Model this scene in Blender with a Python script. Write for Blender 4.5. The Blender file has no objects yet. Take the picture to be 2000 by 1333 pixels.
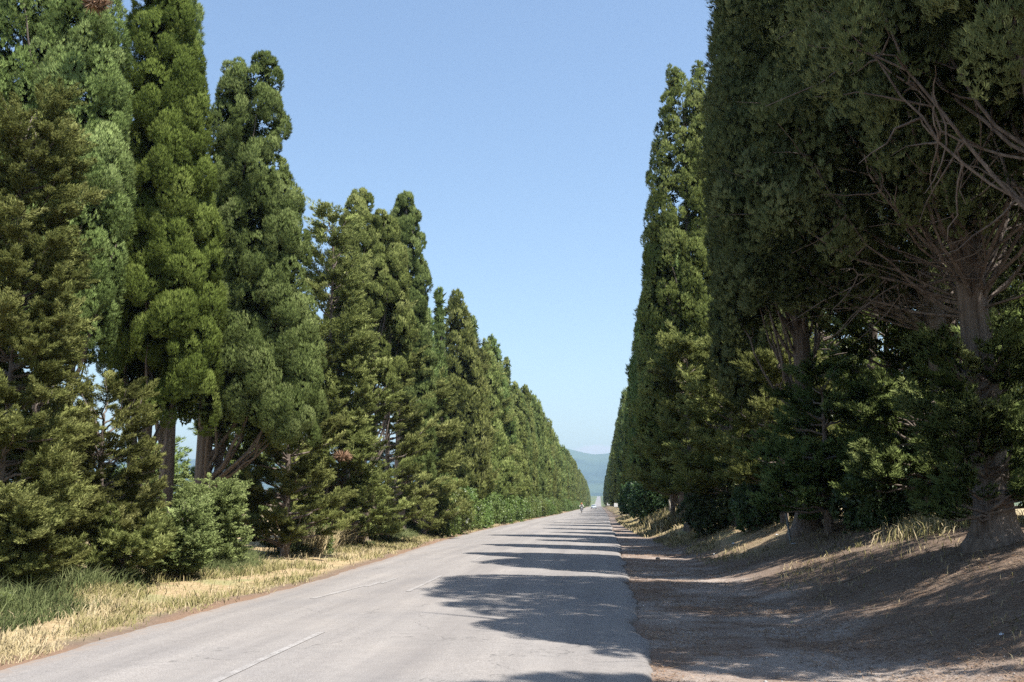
import bpy, math, random
import numpy as np
from mathutils import Vector, Matrix, Euler
C = bpy.context.scene
R_ = math.radians
# ------------------------------------------------------------------ camera, world, sun
FPX, PITCH, YAW, EYE = 1944.0, R_(9.32), R_(4.99), 1.6
cam_d = bpy.data.cameras.new('camera'); cam = bpy.data.objects.new('camera', cam_d); C.collection.objects.link(cam)
cam.location = (0, 0, EYE); cam.rotation_euler = (R_(90) + PITCH, 0, YAW)
cam_d.sensor_width = 36.0; cam_d.lens = 36.0 * FPX / 2000.0
cam_d.clip_start = 0.1; cam_d.clip_end = 60000
C.camera = cam
SUN_EL, SUN_BACK = 63.5, 33.0           # sun: high, to the right and a little behind the camera
sd = Vector((math.cos(R_(SUN_EL)) * math.cos(R_(SUN_BACK)), -math.cos(R_(SUN_EL)) * math.sin(R_(SUN_BACK)), math.sin(R_(SUN_EL))))
w = bpy.data.worlds.new('World'); C.world = w; w.use_nodes = True
nt = w.node_tree; bg = nt.nodes['Background']
sky = nt.nodes.new('ShaderNodeTexSky'); sky.sky_type = 'NISHITA'; sky.sun_disc = False
sky.sun_elevation = R_(SUN_EL); sky.sun_rotation = math.atan2(sd.x, sd.y)
sky.air_density = 1.15; sky.dust_density = 1.0; sky.ozone_density = 2.4
bg.inputs[1].default_value = 0.104
# a small low bank of white cloud over the far hills
tcw = nt.nodes.new('ShaderNodeTexCoord'); sub = nt.nodes.new('ShaderNodeVectorMath'); sub.operation = 'SUBTRACT'; sub.inputs[1].default_value = (-0.004, 0.9984, 0.053)
nt.links.new(tcw.outputs['Generated'], sub.inputs[0])
mpw = nt.nodes.new('ShaderNodeVectorMath'); mpw.operation = 'MULTIPLY'; mpw.inputs[1].default_value = (36.0, 20.0, 150.0); nt.links.new(sub.outputs[0], mpw.inputs[0])
ln_w = nt.nodes.new('ShaderNodeVectorMath'); ln_w.operation = 'LENGTH'; nt.links.new(mpw.outputs[0], ln_w.inputs[0])
nzw = nt.nodes.new('ShaderNodeTexNoise'); nzw.inputs['Scale'].default_value = 90.0; nzw.inputs['Detail'].default_value = 5.0; nt.links.new(tcw.outputs['Generated'], nzw.inputs['Vector'])
adw = nt.nodes.new('ShaderNodeMath'); adw.operation = 'MULTIPLY_ADD'; nt.links.new(nzw.outputs['Fac'], adw.inputs[0]); adw.inputs[1].default_value = 0.9; nt.links.new(ln_w.outputs['Value'], adw.inputs[2])
mrw = nt.nodes.new('ShaderNodeMapRange'); nt.links.new(adw.outputs[0], mrw.inputs['Value']); mrw.inputs['From Min'].default_value = 1.35; mrw.inputs['From Max'].default_value = 0.95; mrw.inputs['To Max'].default_value = 0.8
cmx = nt.nodes.new('ShaderNodeMix'); cmx.data_type = 'RGBA'; nt.links.new(mrw.outputs[0], cmx.inputs[0]); nt.links.new(sky.outputs[0], cmx.inputs[6]); cmx.inputs[7].default_value = (5.6, 5.3, 5.5, 1)
nt.links.new(cmx.outputs[2], bg.inputs[0])
sl = bpy.data.lights.new('sun', 'SUN'); sl.energy = 5.0; sl.angle = R_(0.53); sl.color = (1.0, 0.955, 0.89)
so = bpy.data.objects.new('sun', sl); C.collection.objects.link(so)
so.rotation_euler = sd.to_track_quat('Z', 'Y').to_euler()
C.view_settings.view_transform = 'Standard'; C.view_settings.look = 'None'
C.view_settings.exposure = 1.02; C.view_settings.gamma = 1.0
C.cycles.max_bounces = 6; C.cycles.diffuse_bounces = 3; C.cycles.transmission_bounces = 3
C.cycles.transparent_max_bounces = 4; C.cycles.volume_bounces = 0
C.cycles.use_denoising = False; C.cycles.use_adaptive_sampling = False

# ------------------------------------------------------------------ helpers
def at(u, v, Y):
    """world point on the photograph's ray (2000x1333 pixels) at depth Y along the road"""
    d = Vector(((u - 1000) / FPX, (666.5 - v) / FPX, -1.0))
    d = Euler(cam.rotation_euler).to_matrix() @ d
    return Vector((0, 0, EYE)) + d * (Y / d.y)

def tag(o, label=None, cat=None, group=None, kind=None):
    if label: o['label'] = label
    if cat: o['category'] = cat
    if group: o['group'] = group
    if kind: o['kind'] = kind
    return o
def empty(name, loc, rz=0):
    o = bpy.data.objects.new(name, None); C.collection.objects.link(o)
    o.location = loc; o.rotation_euler = (0, 0, rz); o.empty_display_size = 0.2
    return o
def np_mesh(name, V, F, mat=None, attr=None, smooth=False, parent=None, loc=(0, 0, 0), fattr=None):
    """V (n,3), F (m,k) constant-size faces"""
    me = bpy.data.meshes.new(name)
    V = np.ascontiguousarray(V, dtype=np.float32); F = np.ascontiguousarray(F, dtype=np.int32)
    n, (m, k) = len(V), F.shape
    me.vertices.add(n); me.vertices.foreach_set('co', V.ravel())
    me.loops.add(m * k); me.loops.foreach_set('vertex_index', F.ravel())
    me.polygons.add(m); me.polygons.foreach_set('loop_start', np.arange(0, m * k, k, dtype=np.int32))
    if smooth: me.polygons.foreach_set('use_smooth', np.ones(m, dtype=bool))
    me.update(calc_edges=True)
    if attr:
        for an, av in attr.items():
            av = np.asarray(av, dtype=np.float32)
            if av.ndim == 1:
                a = me.attributes.new(an, 'FLOAT', 'POINT'); a.data.foreach_set('value', av)
            else:
                a = me.attributes.new(an, 'FLOAT_VECTOR', 'POINT'); a.data.foreach_set('vector', av.ravel())
    if mat: me.materials.append(mat)
    o = bpy.data.objects.new(name, me); C.collection.objects.link(o)
    o.location = loc
    if parent: o.parent = parent
    return o
def unit(a):
    return a / np.maximum(np.linalg.norm(a, axis=-1, keepdims=True), 1e-9)
def sph(rng, n):
    return unit(rng.normal(size=(n, 3)))
# smooth value noise
_rt = np.random.default_rng(7).random(65536)
def vnoise(x, y, seed=0):
    xi = np.floor(x).astype(np.int64); yi = np.floor(y).astype(np.int64)
    fx = x - xi; fy = y - yi; fx = fx * fx * (3 - 2 * fx); fy = fy * fy * (3 - 2 * fy)
    def h(a, b): return _rt[(a * 73856093 ^ b * 19349663 ^ seed * 83492791) & 65535]
    return (h(xi, yi) * (1 - fx) + h(xi + 1, yi) * fx) * (1 - fy) + (h(xi, yi + 1) * (1 - fx) + h(xi + 1, yi + 1) * fx) * fy
def fbm(x, y, o=4, seed=0):
    s = 0; a = 0.5; t = 0
    for i in range(o):
        s = s + a * vnoise(x * 2 ** i, y * 2 ** i, seed + i); t += a; a *= 0.5
    return s / t
def sstep(a, b, x):
    t = np.clip((x - a) / (b - a), 0, 1); return t * t * (3 - 2 * t)

# ------------------------------------------------------------------ materials
def new_mat(name):
    m = bpy.data.materials.new(name); m.use_nodes = True
    t = m.node_tree; t.nodes.clear()
    out = t.nodes.new('ShaderNodeOutputMaterial')
    return m, t, out
def N(t, kind, **kw):
    n = t.nodes.new(kind)
    for k, v in kw.items():
        if k in n.inputs: n.inputs[k].default_value = v
        else: setattr(n, k, v)
    return n
def ramp(t, fac, stops):
    r = t.nodes.new('ShaderNodeValToRGB')
    el = r.color_ramp.elements
    while len(el) < len(stops): el.new(0.5)
    for e, (p, c) in zip(el, stops): e.position = p; e.color = (*c, 1)
    t.links.new(fac, r.inputs[0]); return r
def mixc(t, fac, a, b, mode='MIX'):
    m = t.nodes.new('ShaderNodeMix'); m.data_type = 'RGBA'; m.blend_type = mode
    for s, v in ((0, fac), (6, a), (7, b)):
        if hasattr(v, 'is_linked') or hasattr(v, 'links'): t.links.new(v, m.inputs[s])
        else: m.inputs[s].default_value = v if s == 0 else (*v, 1)
    return m.outputs[2]
def math_(t, op, a, b=0.0, c=0.0):
    m = t.nodes.new('ShaderNodeMath'); m.operation = op
    for i, v in enumerate((a, b, c)):
        if hasattr(v, 'links'): t.links.new(v, m.inputs[i])
        else: m.inputs[i].default_value = v
    return m.outputs[0]
def leaf_mat(name, dark, mid, light, brown, translucent=0.22, rough=0.6, hue=0.05, nscale=0.5, soft=0.65):
    m, t, out = new_mat(name)
    a = N(t, 'ShaderNodeAttribute', attribute_name='tint')
    geo = N(t, 'ShaderNodeNewGeometry'); oi = N(t, 'ShaderNodeObjectInfo')
    no = N(t, 'ShaderNodeTexNoise', Scale=nscale, Detail=2.0)
    t.links.new(geo.outputs['Position'], no.inputs['Vector'])
    f = math_(t, 'ADD', math_(t, 'MULTIPLY', a.outputs['Fac'], 0.75), math_(t, 'MULTIPLY', no.outputs['Fac'], 0.3))
    r = ramp(t, f, [(0.02, brown), (0.10, dark), (0.5, mid), (0.95, light)])
    hs = N(t, 'ShaderNodeHueSaturation')
    t.links.new(r.outputs[0], hs.inputs['Color'])
    t.links.new(math_(t, 'ADD', 0.5 - hue / 2, math_(t, 'MULTIPLY', oi.outputs['Random'], hue)), hs.inputs['Hue'])
    t.links.new(math_(t, 'ADD', 0.80, math_(t, 'MULTIPLY', oi.outputs['Random'], 0.38)), hs.inputs['Value'])
    na = N(t, 'ShaderNodeAttribute', attribute_name='nrm')
    vt = N(t, 'ShaderNodeVectorTransform', vector_type='NORMAL', convert_from='OBJECT', convert_to='WORLD'); t.links.new(na.outputs['Vector'], vt.inputs[0])
    mxn = N(t, 'ShaderNodeMix'); mxn.data_type = 'VECTOR'; mxn.inputs[0].default_value = soft
    t.links.new(geo.outputs['Normal'], mxn.inputs[4]); t.links.new(vt.outputs[0], mxn.inputs[5])
    nn = N(t, 'ShaderNodeVectorMath', operation='NORMALIZE'); t.links.new(mxn.outputs[1], nn.inputs[0])
    p = N(t, 'ShaderNodeBsdfDiffuse'); t.links.new(hs.outputs[0], p.inputs[0]); t.links.new(nn.outputs[0], p.inputs['Normal'])
    if rough < 0.5:
        gl = N(t, 'ShaderNodeBsdfGlossy', Roughness=rough); gm = N(t, 'ShaderNodeMixShader'); gm.inputs[0].default_value = 0.06
        t.links.new(p.outputs[0], gm.inputs[1]); t.links.new(gl.outputs[0], gm.inputs[2]); p = gm
    tr = N(t, 'ShaderNodeBsdfTranslucent'); t.links.new(hs.outputs[0], tr.inputs[0])
    mx = N(t, 'ShaderNodeMixShader'); mx.inputs[0].default_value = translucent
    t.links.new(p.outputs[0], mx.inputs[1]); t.links.new(tr.outputs[0], mx.inputs[2])
    t.links.new(mx.outputs[0], out.inputs[0])
    return m
BR = (0.11, 0.07, 0.04)
M_cyp = leaf_mat('cypress_foliage', (0.075, 0.105, 0.030), (0.185, 0.245, 0.078), (0.35, 0.41, 0.165), BR, 0.34, hue=0.02)
M_cyp2 = leaf_mat('cypress_foliage_olive', (0.085, 0.105, 0.030), (0.215, 0.250, 0.075), (0.39, 0.41, 0.16), BR, 0.34, hue=0.02)
M_shade = leaf_mat('cypress_foliage_dark', (0.058, 0.070, 0.026), (0.140, 0.162, 0.066), (0.27, 0.295, 0.14), BR, 0.3, hue=0.02)  # darker copy of the olive foliage: shade of the right crowns in the colour
M_yg = leaf_mat('cypress_foliage_yellow_green', (0.075, 0.105, 0.024), (0.195, 0.255, 0.058), (0.35, 0.41, 0.12), BR, 0.34, hue=0.0)
M_jun = leaf_mat('spreading_cypress_foliage', (0.076, 0.086, 0.028), (0.200, 0.222, 0.070), (0.40, 0.41, 0.16), (0.24, 0.175, 0.12), 0.34, soft=0.5, hue=0.02)
M_hedge = leaf_mat('broad_leaf_bright', (0.055, 0.085, 0.022), (0.135, 0.19, 0.045), (0.25, 0.32, 0.09), (0.06, 0.06, 0.03), 0.3, 0.45, soft=0.45)
M_shrub = leaf_mat('broad_leaf_grey', (0.10, 0.14, 0.045), (0.26, 0.34, 0.12), (0.46, 0.54, 0.24), (0.10, 0.09, 0.05), 0.35, 0.6, soft=0.6)
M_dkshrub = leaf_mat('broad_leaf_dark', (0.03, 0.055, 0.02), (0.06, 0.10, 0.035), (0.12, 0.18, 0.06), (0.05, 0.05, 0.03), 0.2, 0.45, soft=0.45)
M_weed = leaf_mat('tall_green_grass', (0.055, 0.070, 0.028), (0.120, 0.145, 0.058), (0.24, 0.26, 0.12), (0.28, 0.22, 0.12), 0.3, 0.6, 0.0)
M_straw = leaf_mat('dry_grass', (0.26, 0.24, 0.10), (0.45, 0.36, 0.20), (0.60, 0.51, 0.33), (0.12, 0.17, 0.055), 0.25, 0.7, 0.0, 1.3)
M_dead = leaf_mat('dead_cypress_spray', (0.26, 0.16, 0.10), (0.44, 0.28, 0.18), (0.55, 0.38, 0.27), BR, 0.2, 0.7, 0.0)

def bark_mat(name, a, b):
    m, t, out = new_mat(name)
    tc = N(t, 'ShaderNodeTexCoord'); mp = N(t, 'ShaderNodeMapping'); mp.inputs['Scale'].default_value = (14, 14, 1.1)
    t.links.new(tc.outputs['Object'], mp.inputs[0])
    n1 = N(t, 'ShaderNodeTexNoise', Scale=1.0, Detail=6.0, Roughness=0.65); t.links.new(mp.outputs[0], n1.inputs['Vector'])
    n2 = N(t, 'ShaderNodeTexNoise', Scale=1.3, Detail=3.0); t.links.new(tc.outputs['Object'], n2.inputs['Vector'])
    r = ramp(t, n1.outputs['Fac'], [(0.33, a), (0.68, b)])
    c = mixc(t, math_(t, 'MULTIPLY', n2.outputs['Fac'], 0.5), r.outputs[0], (0.11, 0.075, 0.055))
    p = N(t, 'ShaderNodeBsdfPrincipled', Roughness=0.9); t.links.new(c, p.inputs['Base Color'])
    bp = N(t, 'ShaderNodeBump', Strength=0.9, Distance=0.05); t.links.new(n1.outputs['Fac'], bp.inputs['Height'])
    t.links.new(bp.outputs[0], p.inputs['Normal']); t.links.new(p.outputs[0], out.inputs[0])
    return m
M_bark = bark_mat('cypress_bark', (0.07, 0.054, 0.044), (0.27, 0.222, 0.185))
M_twig = bark_mat('dead_twig_bark', (0.13, 0.09, 0.07), (0.36, 0.29, 0.24))

def plain(name, col, rough=0.7, metal=0.0, var=0.25, scale=20.0):
    m, t, out = new_mat(name)
    tc = N(t, 'ShaderNodeTexCoord'); n1 = N(t, 'ShaderNodeTexNoise', Scale=scale, Detail=3.0)
    t.links.new(tc.outputs['Object'], n1.inputs['Vector'])
    c = ramp(t, n1.outputs['Fac'], [(0.3, tuple(x * (1 - var) for x in col)), (0.7, col)])
    p = N(t, 'ShaderNodeBsdfPrincipled', Roughness=rough, Metallic=metal); t.links.new(c.outputs[0], p.inputs['Base Color'])
    t.links.new(p.outputs[0], out.inputs[0]); return m

# ------------------------------------------------------------------ road edges (metres, camera at 0,0; Y runs down the road)
EY = np.array([-60, 0, 9.1, 13, 20.6, 30, 41, 54, 76, 110, 164, 260, 400, 3500.])
EL = np.array([-5.7, -5.7, -5.75, -5.85, -5.9, -6.25, -6.8, -7.2, -7.3, -7.1, -6.7, -6.8, -6.9, -6.9])
ER = np.array([.48, .48, .48, .50, .56, .64, .76, .80, .84, 1.0, 1.2, 1.2, 1.2, 1.2])
def eL(y): return np.interp(y, EY, EL)
def eR(y): return np.interp(y, EY, ER)
def rise(y): return sstep(900, 3200, y) * 26.0
def gz(x, y):
    """ground height"""
    x = np.asarray(x, float); y = np.asarray(y, float)
    r = x - eR(y); l = eL(y) - x
    s = np.interp(y, [20, 55, 120], [2.2, 1.5, 1.1])
    wd = np.interp(y, [20, 55], [4.2, 3.2])
    bank = 1.3 * (0.5 * sstep(s, s + wd, r) + 0.5 * np.clip((r - s) / wd, 0, 1)) - 0.5 * sstep(12, 40, r)
    left = 0.10 * sstep(0.3, 2.5, l) + 0.15 * sstep(2, 6, l) - 0.9 * sstep(9, 30, l)
    nz = (fbm(x * 0.9, y * 0.5, 4, 3) - 0.5) * 0.14 * (sstep(0.6, 3.0, np.maximum(r, l))) + (fbm(x * 5, y * 5, 3, 9) - 0.5) * 0.035 * sstep(0.0, 0.5, np.maximum(r, l))
    inroad = (r < 0) & (l < 0)
    base = np.where(r > -0.05, -0.055, np.where(l > -0.12, -0.008 + 0.05 * sstep(-0.12, 0.35, l), -0.2))
    edge = (fbm(x * 3, y * 1.3, 3, 21) - 0.5) * 0.05 * (1 - sstep(0, 0.6, np.abs(l)))
    far = sstep(300, 800, y)
    return (base + bank + left + nz + edge * (l > -0.12)) * (1 - 0.0 * far) + rise(y)

def grid(xs_fn, ys, zfn):
    Y = np.repeat(ys[:, None], len(xs_fn(ys[0])), 1)
    X = np.array([xs_fn(y) for y in ys])
    Z = zfn(X, Y)
    V = np.stack([X, Y, Z], -1).reshape(-1, 3)
    nr, nc = X.shape
    i = np.arange(nr - 1)[:, None] * nc + np.arange(nc - 1)[None]
    F = np.stack([i, i + 1, i + 1 + nc, i + nc], -1).reshape(-1, 4)
    return V, F, X, Y
ys = np.concatenate([np.arange(-14, 6, 0.5), np.arange(6, 26, 0.12), np.arange(26, 60, 0.35), np.geomspace(60, 3500, 90), [5000, 8000, 14000, 22000, 34000, 50000]])
offR = np.concatenate([[-0.3, -0.05], np.arange(0.02, 9, 0.12), np.geomspace(9.2, 1500, 28), [4000, 12000, 30000]])
offL = np.concatenate([[-0.4, -0.12], np.arange(-0.06, 6, 0.11), np.geomspace(6.2, 1500, 28), [4000, 12000, 30000]])
def gx(y):
    l = eL(y) - offL; r = eR(y) + offR
    return np.concatenate([l[::-1], r])
V, F, GX, GY = grid(gx, ys, gz)
# zone attribute: x = gravel path, y = straw, z = needle litter
r_ = GX - eR(GY); l_ = eL(GY) - GX
wob = (fbm(GX * 0.5, GY * 0.25, 4, 33) - 0.5)
pw = np.interp(GY, [8, 14, 24, 40, 60, 90], [3.4, 3.2, 2.6, 2.0, 1.3, 0.9])
gravel = (r_ > -0.3) * (1 - sstep(pw - 0.6, pw + 0.4, r_ + wob * 1.6))
straw = (1 - sstep(300, 700, GY)) * np.where(l_ > -0.2, sstep(0.25, 0.7, l_ + wob * 0.5), sstep(0.1, 0.9, r_ - pw + wob * 2) * sstep(20, 40, GY))
litter = np.where(l_ > -0.2, 1 - sstep(0.1, 0.4, l_ + wob * 0.9), (1 - gravel))
Z3 = np.stack([gravel, straw, litter], -1).reshape(-1, 3)

def ground_material():
    m, t, out = new_mat('ground')
    a = N(t, 'ShaderNodeAttribute', attribute_name='zone'); sp = N(t, 'ShaderNodeSeparateXYZ'); t.links.new(a.outputs['Vector'], sp.inputs[0])
    geo = N(t, 'ShaderNodeNewGeometry'); P = geo.outputs['Position']
    def noise(s, d=5.0, r=0.6, sc=None):
        n = N(t, 'ShaderNodeTexNoise', Scale=s, Detail=d, Roughness=r)
        if sc:
            mp = N(t, 'ShaderNodeMapping'); mp.inputs['Scale'].default_value = sc; t.links.new(P, mp.inputs[0]); t.links.new(mp.outputs[0], n.inputs['Vector'])
        else: t.links.new(P, n.inputs['Vector'])
        return n.outputs['Fac']
    big = noise(0.7, 4); med = noise(3.5, 5); fine = noise(28, 4, 0.7); vfine = noise(90, 3, 0.7)
    needles = noise(1.0, 5, 0.75, (22, 70, 10))
    # gravel path: grey stones with red brown needles drifted over it
    vo = N(t, 'ShaderNodeTexVoronoi', Scale=34.0); t.links.new(P, vo.inputs['Vector'])
    stone = ramp(t, vo.outputs['Color'], [(0.0, (0.13, 0.12, 0.11)), (0.6, (0.29, 0.27, 0.255)), (1.0, (0.42, 0.40, 0.38))])
    dust = mixc(t, 0.62, stone.outputs[0], (0.39, 0.315, 0.26))
    drift = ramp(t, math_(t, 'ADD', math_(t, 'MULTIPLY', big, 0.8), math_(t, 'MULTIPLY', fine, 0.25)), [(0.45, (0, 0, 0)), (0.60, (1, 1, 1))])
    lit = ramp(t, needles, [(0.3, (0.08, 0.053, 0.038)), (0.55, (0.21, 0.135, 0.092)), (0.8, (0.38, 0.27, 0.19))])
    grav = mixc(t, math_(t, 'MULTIPLY', drift.outputs[0], 0.8), dust, lit.outputs[0])
    # bank: earth with litter and dry stems
    soil = ramp(t, med, [(0.3, (0.10, 0.082, 0.068)), (0.55, (0.19, 0.16, 0.13)), (0.75, (0.31, 0.265, 0.205))])
    bank = mixc(t, 0.55, soil.outputs[0], lit.outputs[0])
    # straw ground
    st = ramp(t, noise(9, 6, 0.7), [(0.3, (0.20, 0.14, 0.075)), (0.5, (0.40, 0.30, 0.17)), (0.72, (0.52, 0.43, 0.27))])
    grn = mixc(t, ramp(t, noise(0.9, 5), [(0.52, (0, 0, 0)), (0.62, (1, 1, 1))]).outputs[0], st.outputs[0], (0.30, 0.275, 0.14))
    c = mixc(t, sp.outputs[1], bank, grn)
    red = mixc(t, 0.35, lit.outputs[0], (0.30, 0.20, 0.135))
    leftlit = math_(t, 'MULTIPLY', sp.outputs[2], math_(t, 'LESS_THAN', N_sep(t, P, 0), -3.0))
    c = mixc(t, leftlit, c, red)
    c = mixc(t, math_(t, 'MINIMUM', 1.0, math_(t, 'MULTIPLY', sp.outputs[0], math_(t, 'ADD', 0.6, fine))), c, grav)
    py = N_sep(t, P, 1); fy = math_(t, 'MULTIPLY', math_(t, 'SUBTRACT', py, 500.0), 1 / 300.0); fy = math_(t, 'MINIMUM', 1.0, math_(t, 'MAXIMUM', 0.0, fy))
    c = mixc(t, fy, c, ramp(t, noise(0.01, 4), [(0.35, (0.06, 0.09, 0.035)), (0.65, (0.16, 0.17, 0.07))]).outputs[0])
    p = N(t, 'ShaderNodeBsdfPrincipled', Roughness=0.95); p.inputs['Specular IOR Level'].default_value = 0.15
    t.links.new(c, p.inputs['Base Color'])
    h = math_(t, 'ADD', math_(t, 'MULTIPLY', fine, 0.6), math_(t, 'ADD', math_(t, 'MULTIPLY', vfine, 0.35), math_(t, 'MULTIPLY', vo.outputs['Distance'], 0.5)))
    bp = N(t, 'ShaderNodeBump', Strength=1.0, Distance=0.03); t.links.new(h, bp.inputs['Height'])
    t.links.new(bp.outputs[0], p.inputs['Normal']); t.links.new(p.outputs[0], out.inputs[0])
    return m
def N_sep(t, vec, i):
    s = N(t, 'ShaderNodeSeparateXYZ'); t.links.new(vec, s.inputs[0]); return s.outputs[i]
M_ground = ground_material()
g = np_mesh('ground', V, F, M_ground, {'zone': Z3}, smooth=True); tag(g, kind='structure')

def asphalt_nodes(t):
    geo = N(t, 'ShaderNodeNewGeometry'); P = geo.outputs['Position']
    def noise(s, d=4.0, r=0.6, sc=None):
        n = N(t, 'ShaderNodeTexNoise', Scale=s, Detail=d, Roughness=r)
        if sc:
            mp = N(t, 'ShaderNodeMapping'); mp.inputs['Scale'].default_value = sc; t.links.new(P, mp.inputs[0]); t.links.new(mp.outputs[0], n.inputs['Vector'])
        else: t.links.new(P, n.inputs['Vector'])
        return n.outputs['Fac']
    agg = noise(75, 3, 0.8); big = noise(0.5, 4); streak = noise(1.0, 5, 0.6, (1.4, 0.06, 1)); mid = noise(7, 5)
    base = ramp(t, agg, [(0.28, (0.12, 0.111, 0.103)), (0.5, (0.248, 0.230, 0.215)), (0.75, (0.385, 0.36, 0.337))])
    c = mixc(t, 1.0, base.outputs[0], ramp(t, streak, [(0.3, (0.78, 0.78, 0.79)), (0.7, (1.12, 1.12, 1.11))]).outputs[0], 'MULTIPLY')
    c = mixc(t, 1.0, c, ramp(t, big, [(0.3, (0.92, 0.92, 0.93)), (0.7, (1.07, 1.05, 1.03))]).outputs[0], 'MULTIPLY')
    c = mixc(t, 1.0, c, ramp(t, mid, [(0.3, (0.93, 0.93, 0.93)), (0.7, (1.05, 1.05, 1.05))]).outputs[0], 'MULTIPLY')
    # fine cracks
    wv = N(t, 'ShaderNodeTexVoronoi', Scale=0.22, feature='DISTANCE_TO_EDGE')
    nn = N(t, 'ShaderNodeTexNoise', Scale=0.9, Detail=6.0); t.links.new(P, nn.inputs['Vector'])
    va = N(t, 'ShaderNodeVectorMath', operation='ADD'); t.links.new(P, va.inputs[0])
    vs = N(t, 'ShaderNodeVectorMath', operation='SCALE'); t.links.new(nn.outputs['Color'], vs.inputs[0]); vs.inputs['Scale'].default_value = 3.0
    t.links.new(vs.outputs[0], va.inputs[1]); t.links.new(va.outputs[0], wv.inputs['Vector'])
    crack = ramp(t, wv.outputs['Distance'], [(0.0, (1, 1, 1)), (0.005, (0, 0, 0))])
    ck = math_(t, 'MULTIPLY', crack.outputs[0], ramp(t, mid, [(0.42, (0, 0, 0)), (0.52, (0.75, 0.75, 0.75))]).outputs[0])
    c = mixc(t, ck, c, (0.09, 0.085, 0.08))
    return c, agg, P, noise, mid
def road_mat():
    m, t, out = new_mat('asphalt'); c, agg, P, noise, mid = asphalt_nodes(t)
    a = N(t, 'ShaderNodeAttribute', attribute_name='edge')
    f = math_(t, 'MULTIPLY', a.outputs['Fac'], ramp(t, math_(t, 'ADD', mid, math_(t, 'MULTIPLY', agg, 0.4)), [(0.62, (0, 0, 0)), (0.80, (0.8, 0.8, 0.8))]).outputs[0])
    c = mixc(t, f, c, (0.24, 0.17, 0.12))
    p = N(t, 'ShaderNodeBsdfPrincipled', Roughness=0.85); p.inputs['Specular IOR Level'].default_value = 0.25; t.links.new(c, p.inputs['Base Color'])
    bp = N(t, 'ShaderNodeBump', Strength=0.7, Distance=0.006); t.links.new(agg, bp.inputs['Height'])
    t.links.new(bp.outputs[0], p.inputs['Normal']); t.links.new(p.outputs[0], out.inputs[0]); return m
M_road = road_mat()
rf = np.concatenate([[0.0, 0.004, 0.012, 0.03, 0.06], np.linspace(0.1, 0.9, 15), [0.94, 0.965]])
def rx(y):
    L, R = eL(y) - 0.1, eR(y)
    wv = (fbm(np.array([y * 0.35]), np.array([3.3]), 3, 5)[0] - 0.5) * 0.30 + (fbm(np.array([y * 2.4]), np.array([8.1]), 3, 15)[0] - 0.5) * 0.17 * (y < 120)
    R = R + wv
    return np.concatenate([L + (R - 0.25 - L) * rf / 0.965, R - np.array([0.16, 0.09, 0.045, 0.015, 0.0, -0.012])])
ry = np.concatenate([np.arange(-14, 6, 0.5), np.arange(6, 26, 0.07), np.arange(26, 60, 0.2), np.geomspace(60, 3500, 110)])
nx = len(rx(10.0)); drop = np.zeros(nx); drop[-6:] = [-0.002, -0.008, -0.02, -0.035, -0.06, -0.12]
def rz(X, Y):
    u = (X - X[:, :1]) / (X[:, -1:] - X[:, :1])
    z = 0.012 + 0.03 * (1 - (2 * u - 1) ** 2) + drop[None] * (0.8 + 0.4 * vnoise(Y * 3, X * 0, 4))
    z = z + (fbm(X * 0.6, Y * 0.25, 3, 40) - 0.5) * 0.012
    return z + rise(Y)
V, F, X_, Y_ = grid(rx, ry, rz)
edge = np.clip(1 - (X_ - X_[:, :1]) / 0.35, 0, 1) + 0.6 * np.clip(1 - (X_[:, -1:] - X_) / 0.12, 0, 1) * 0
rd = np_mesh('road', V, F, M_road, {'edge': edge.ravel()}, smooth=True); tag(rd, kind='structure')
def road_z(x, y):
    L, R = eL(y) - 0.1, eR(y); u = (x - L) / (R - L)
    return 0.012 + 0.03 * (1 - (2 * u - 1) ** 2) + (fbm(np.asarray(x) * 0.6, np.asarray(y) * 0.25, 3, 40) - 0.5) * 0.012 + rise(y)

def paint_mat():
    m, t, out = new_mat('worn_road_paint'); c, agg, P, noise, mid = asphalt_nodes(t)
    worn = ramp(t, math_(t, 'ADD', math_(t, 'MULTIPLY', noise(5, 5, 0.7), 0.65), math_(t, 'MULTIPLY', agg, 0.35)), [(0.44, (0, 0, 0)), (0.68, (0.5, 0.5, 0.5))])
    c = mixc(t, worn.outputs[0], c, (0.52, 0.50, 0.48))
    p = N(t, 'ShaderNodeBsdfPrincipled', Roughness=0.8); t.links.new(c, p.inputs['Base Color']); t.links.new(p.outputs[0], out.inputs[0]); return m
M_paint = paint_mat()
mv, mf = [], []
def strip(x0, y0, x1, y1, wd):
    n = 12; b = len(mv)
    for i in range(n + 1):
        f = i / n; x = x0 + (x1 - x0) * f; y = y0 + (y1 - y0) * f
        for s in (-1, 1):
            xx = x + s * wd / 2 * (0.9 + 0.2 * random.random()); mv.append((xx, y, float(road_z(xx, y)) + 0.005))
    for i in range(n): mf.append((b + 2 * i, b + 2 * i + 1, b + 2 * i + 3, b + 2 * i + 2))
random.seed(3)
for k, y0 in enumerate(np.arange(-1.6, 400, 9.95)):
    xc = lambda y: -3.44 + np.interp(y, [12, 30, 45, 80], [0, -0.15, -0.35, -0.35]) + np.interp(y, [80, 160], [0, 0.5])
    strip(float(xc(y0)), y0, float(xc(y0 + 4.1)), y0 + 4.1, 0.085)
for (a, b, c_, d_, w_) in ((-4.86, 16.9, -4.72, 18.6, 0.10), (-4.72, 18.3, -4.62, 19.6, 0.09), (-4.52, 19.4, -4.50, 20.6, 0.10), (-4.40, 20.2, -4.38, 21.6, 0.09)):
    strip(a, b, c_, d_, w_)
o = np_mesh('road_marking', np.array(mv), np.array(mf), M_paint); tag(o, kind='structure')

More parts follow.
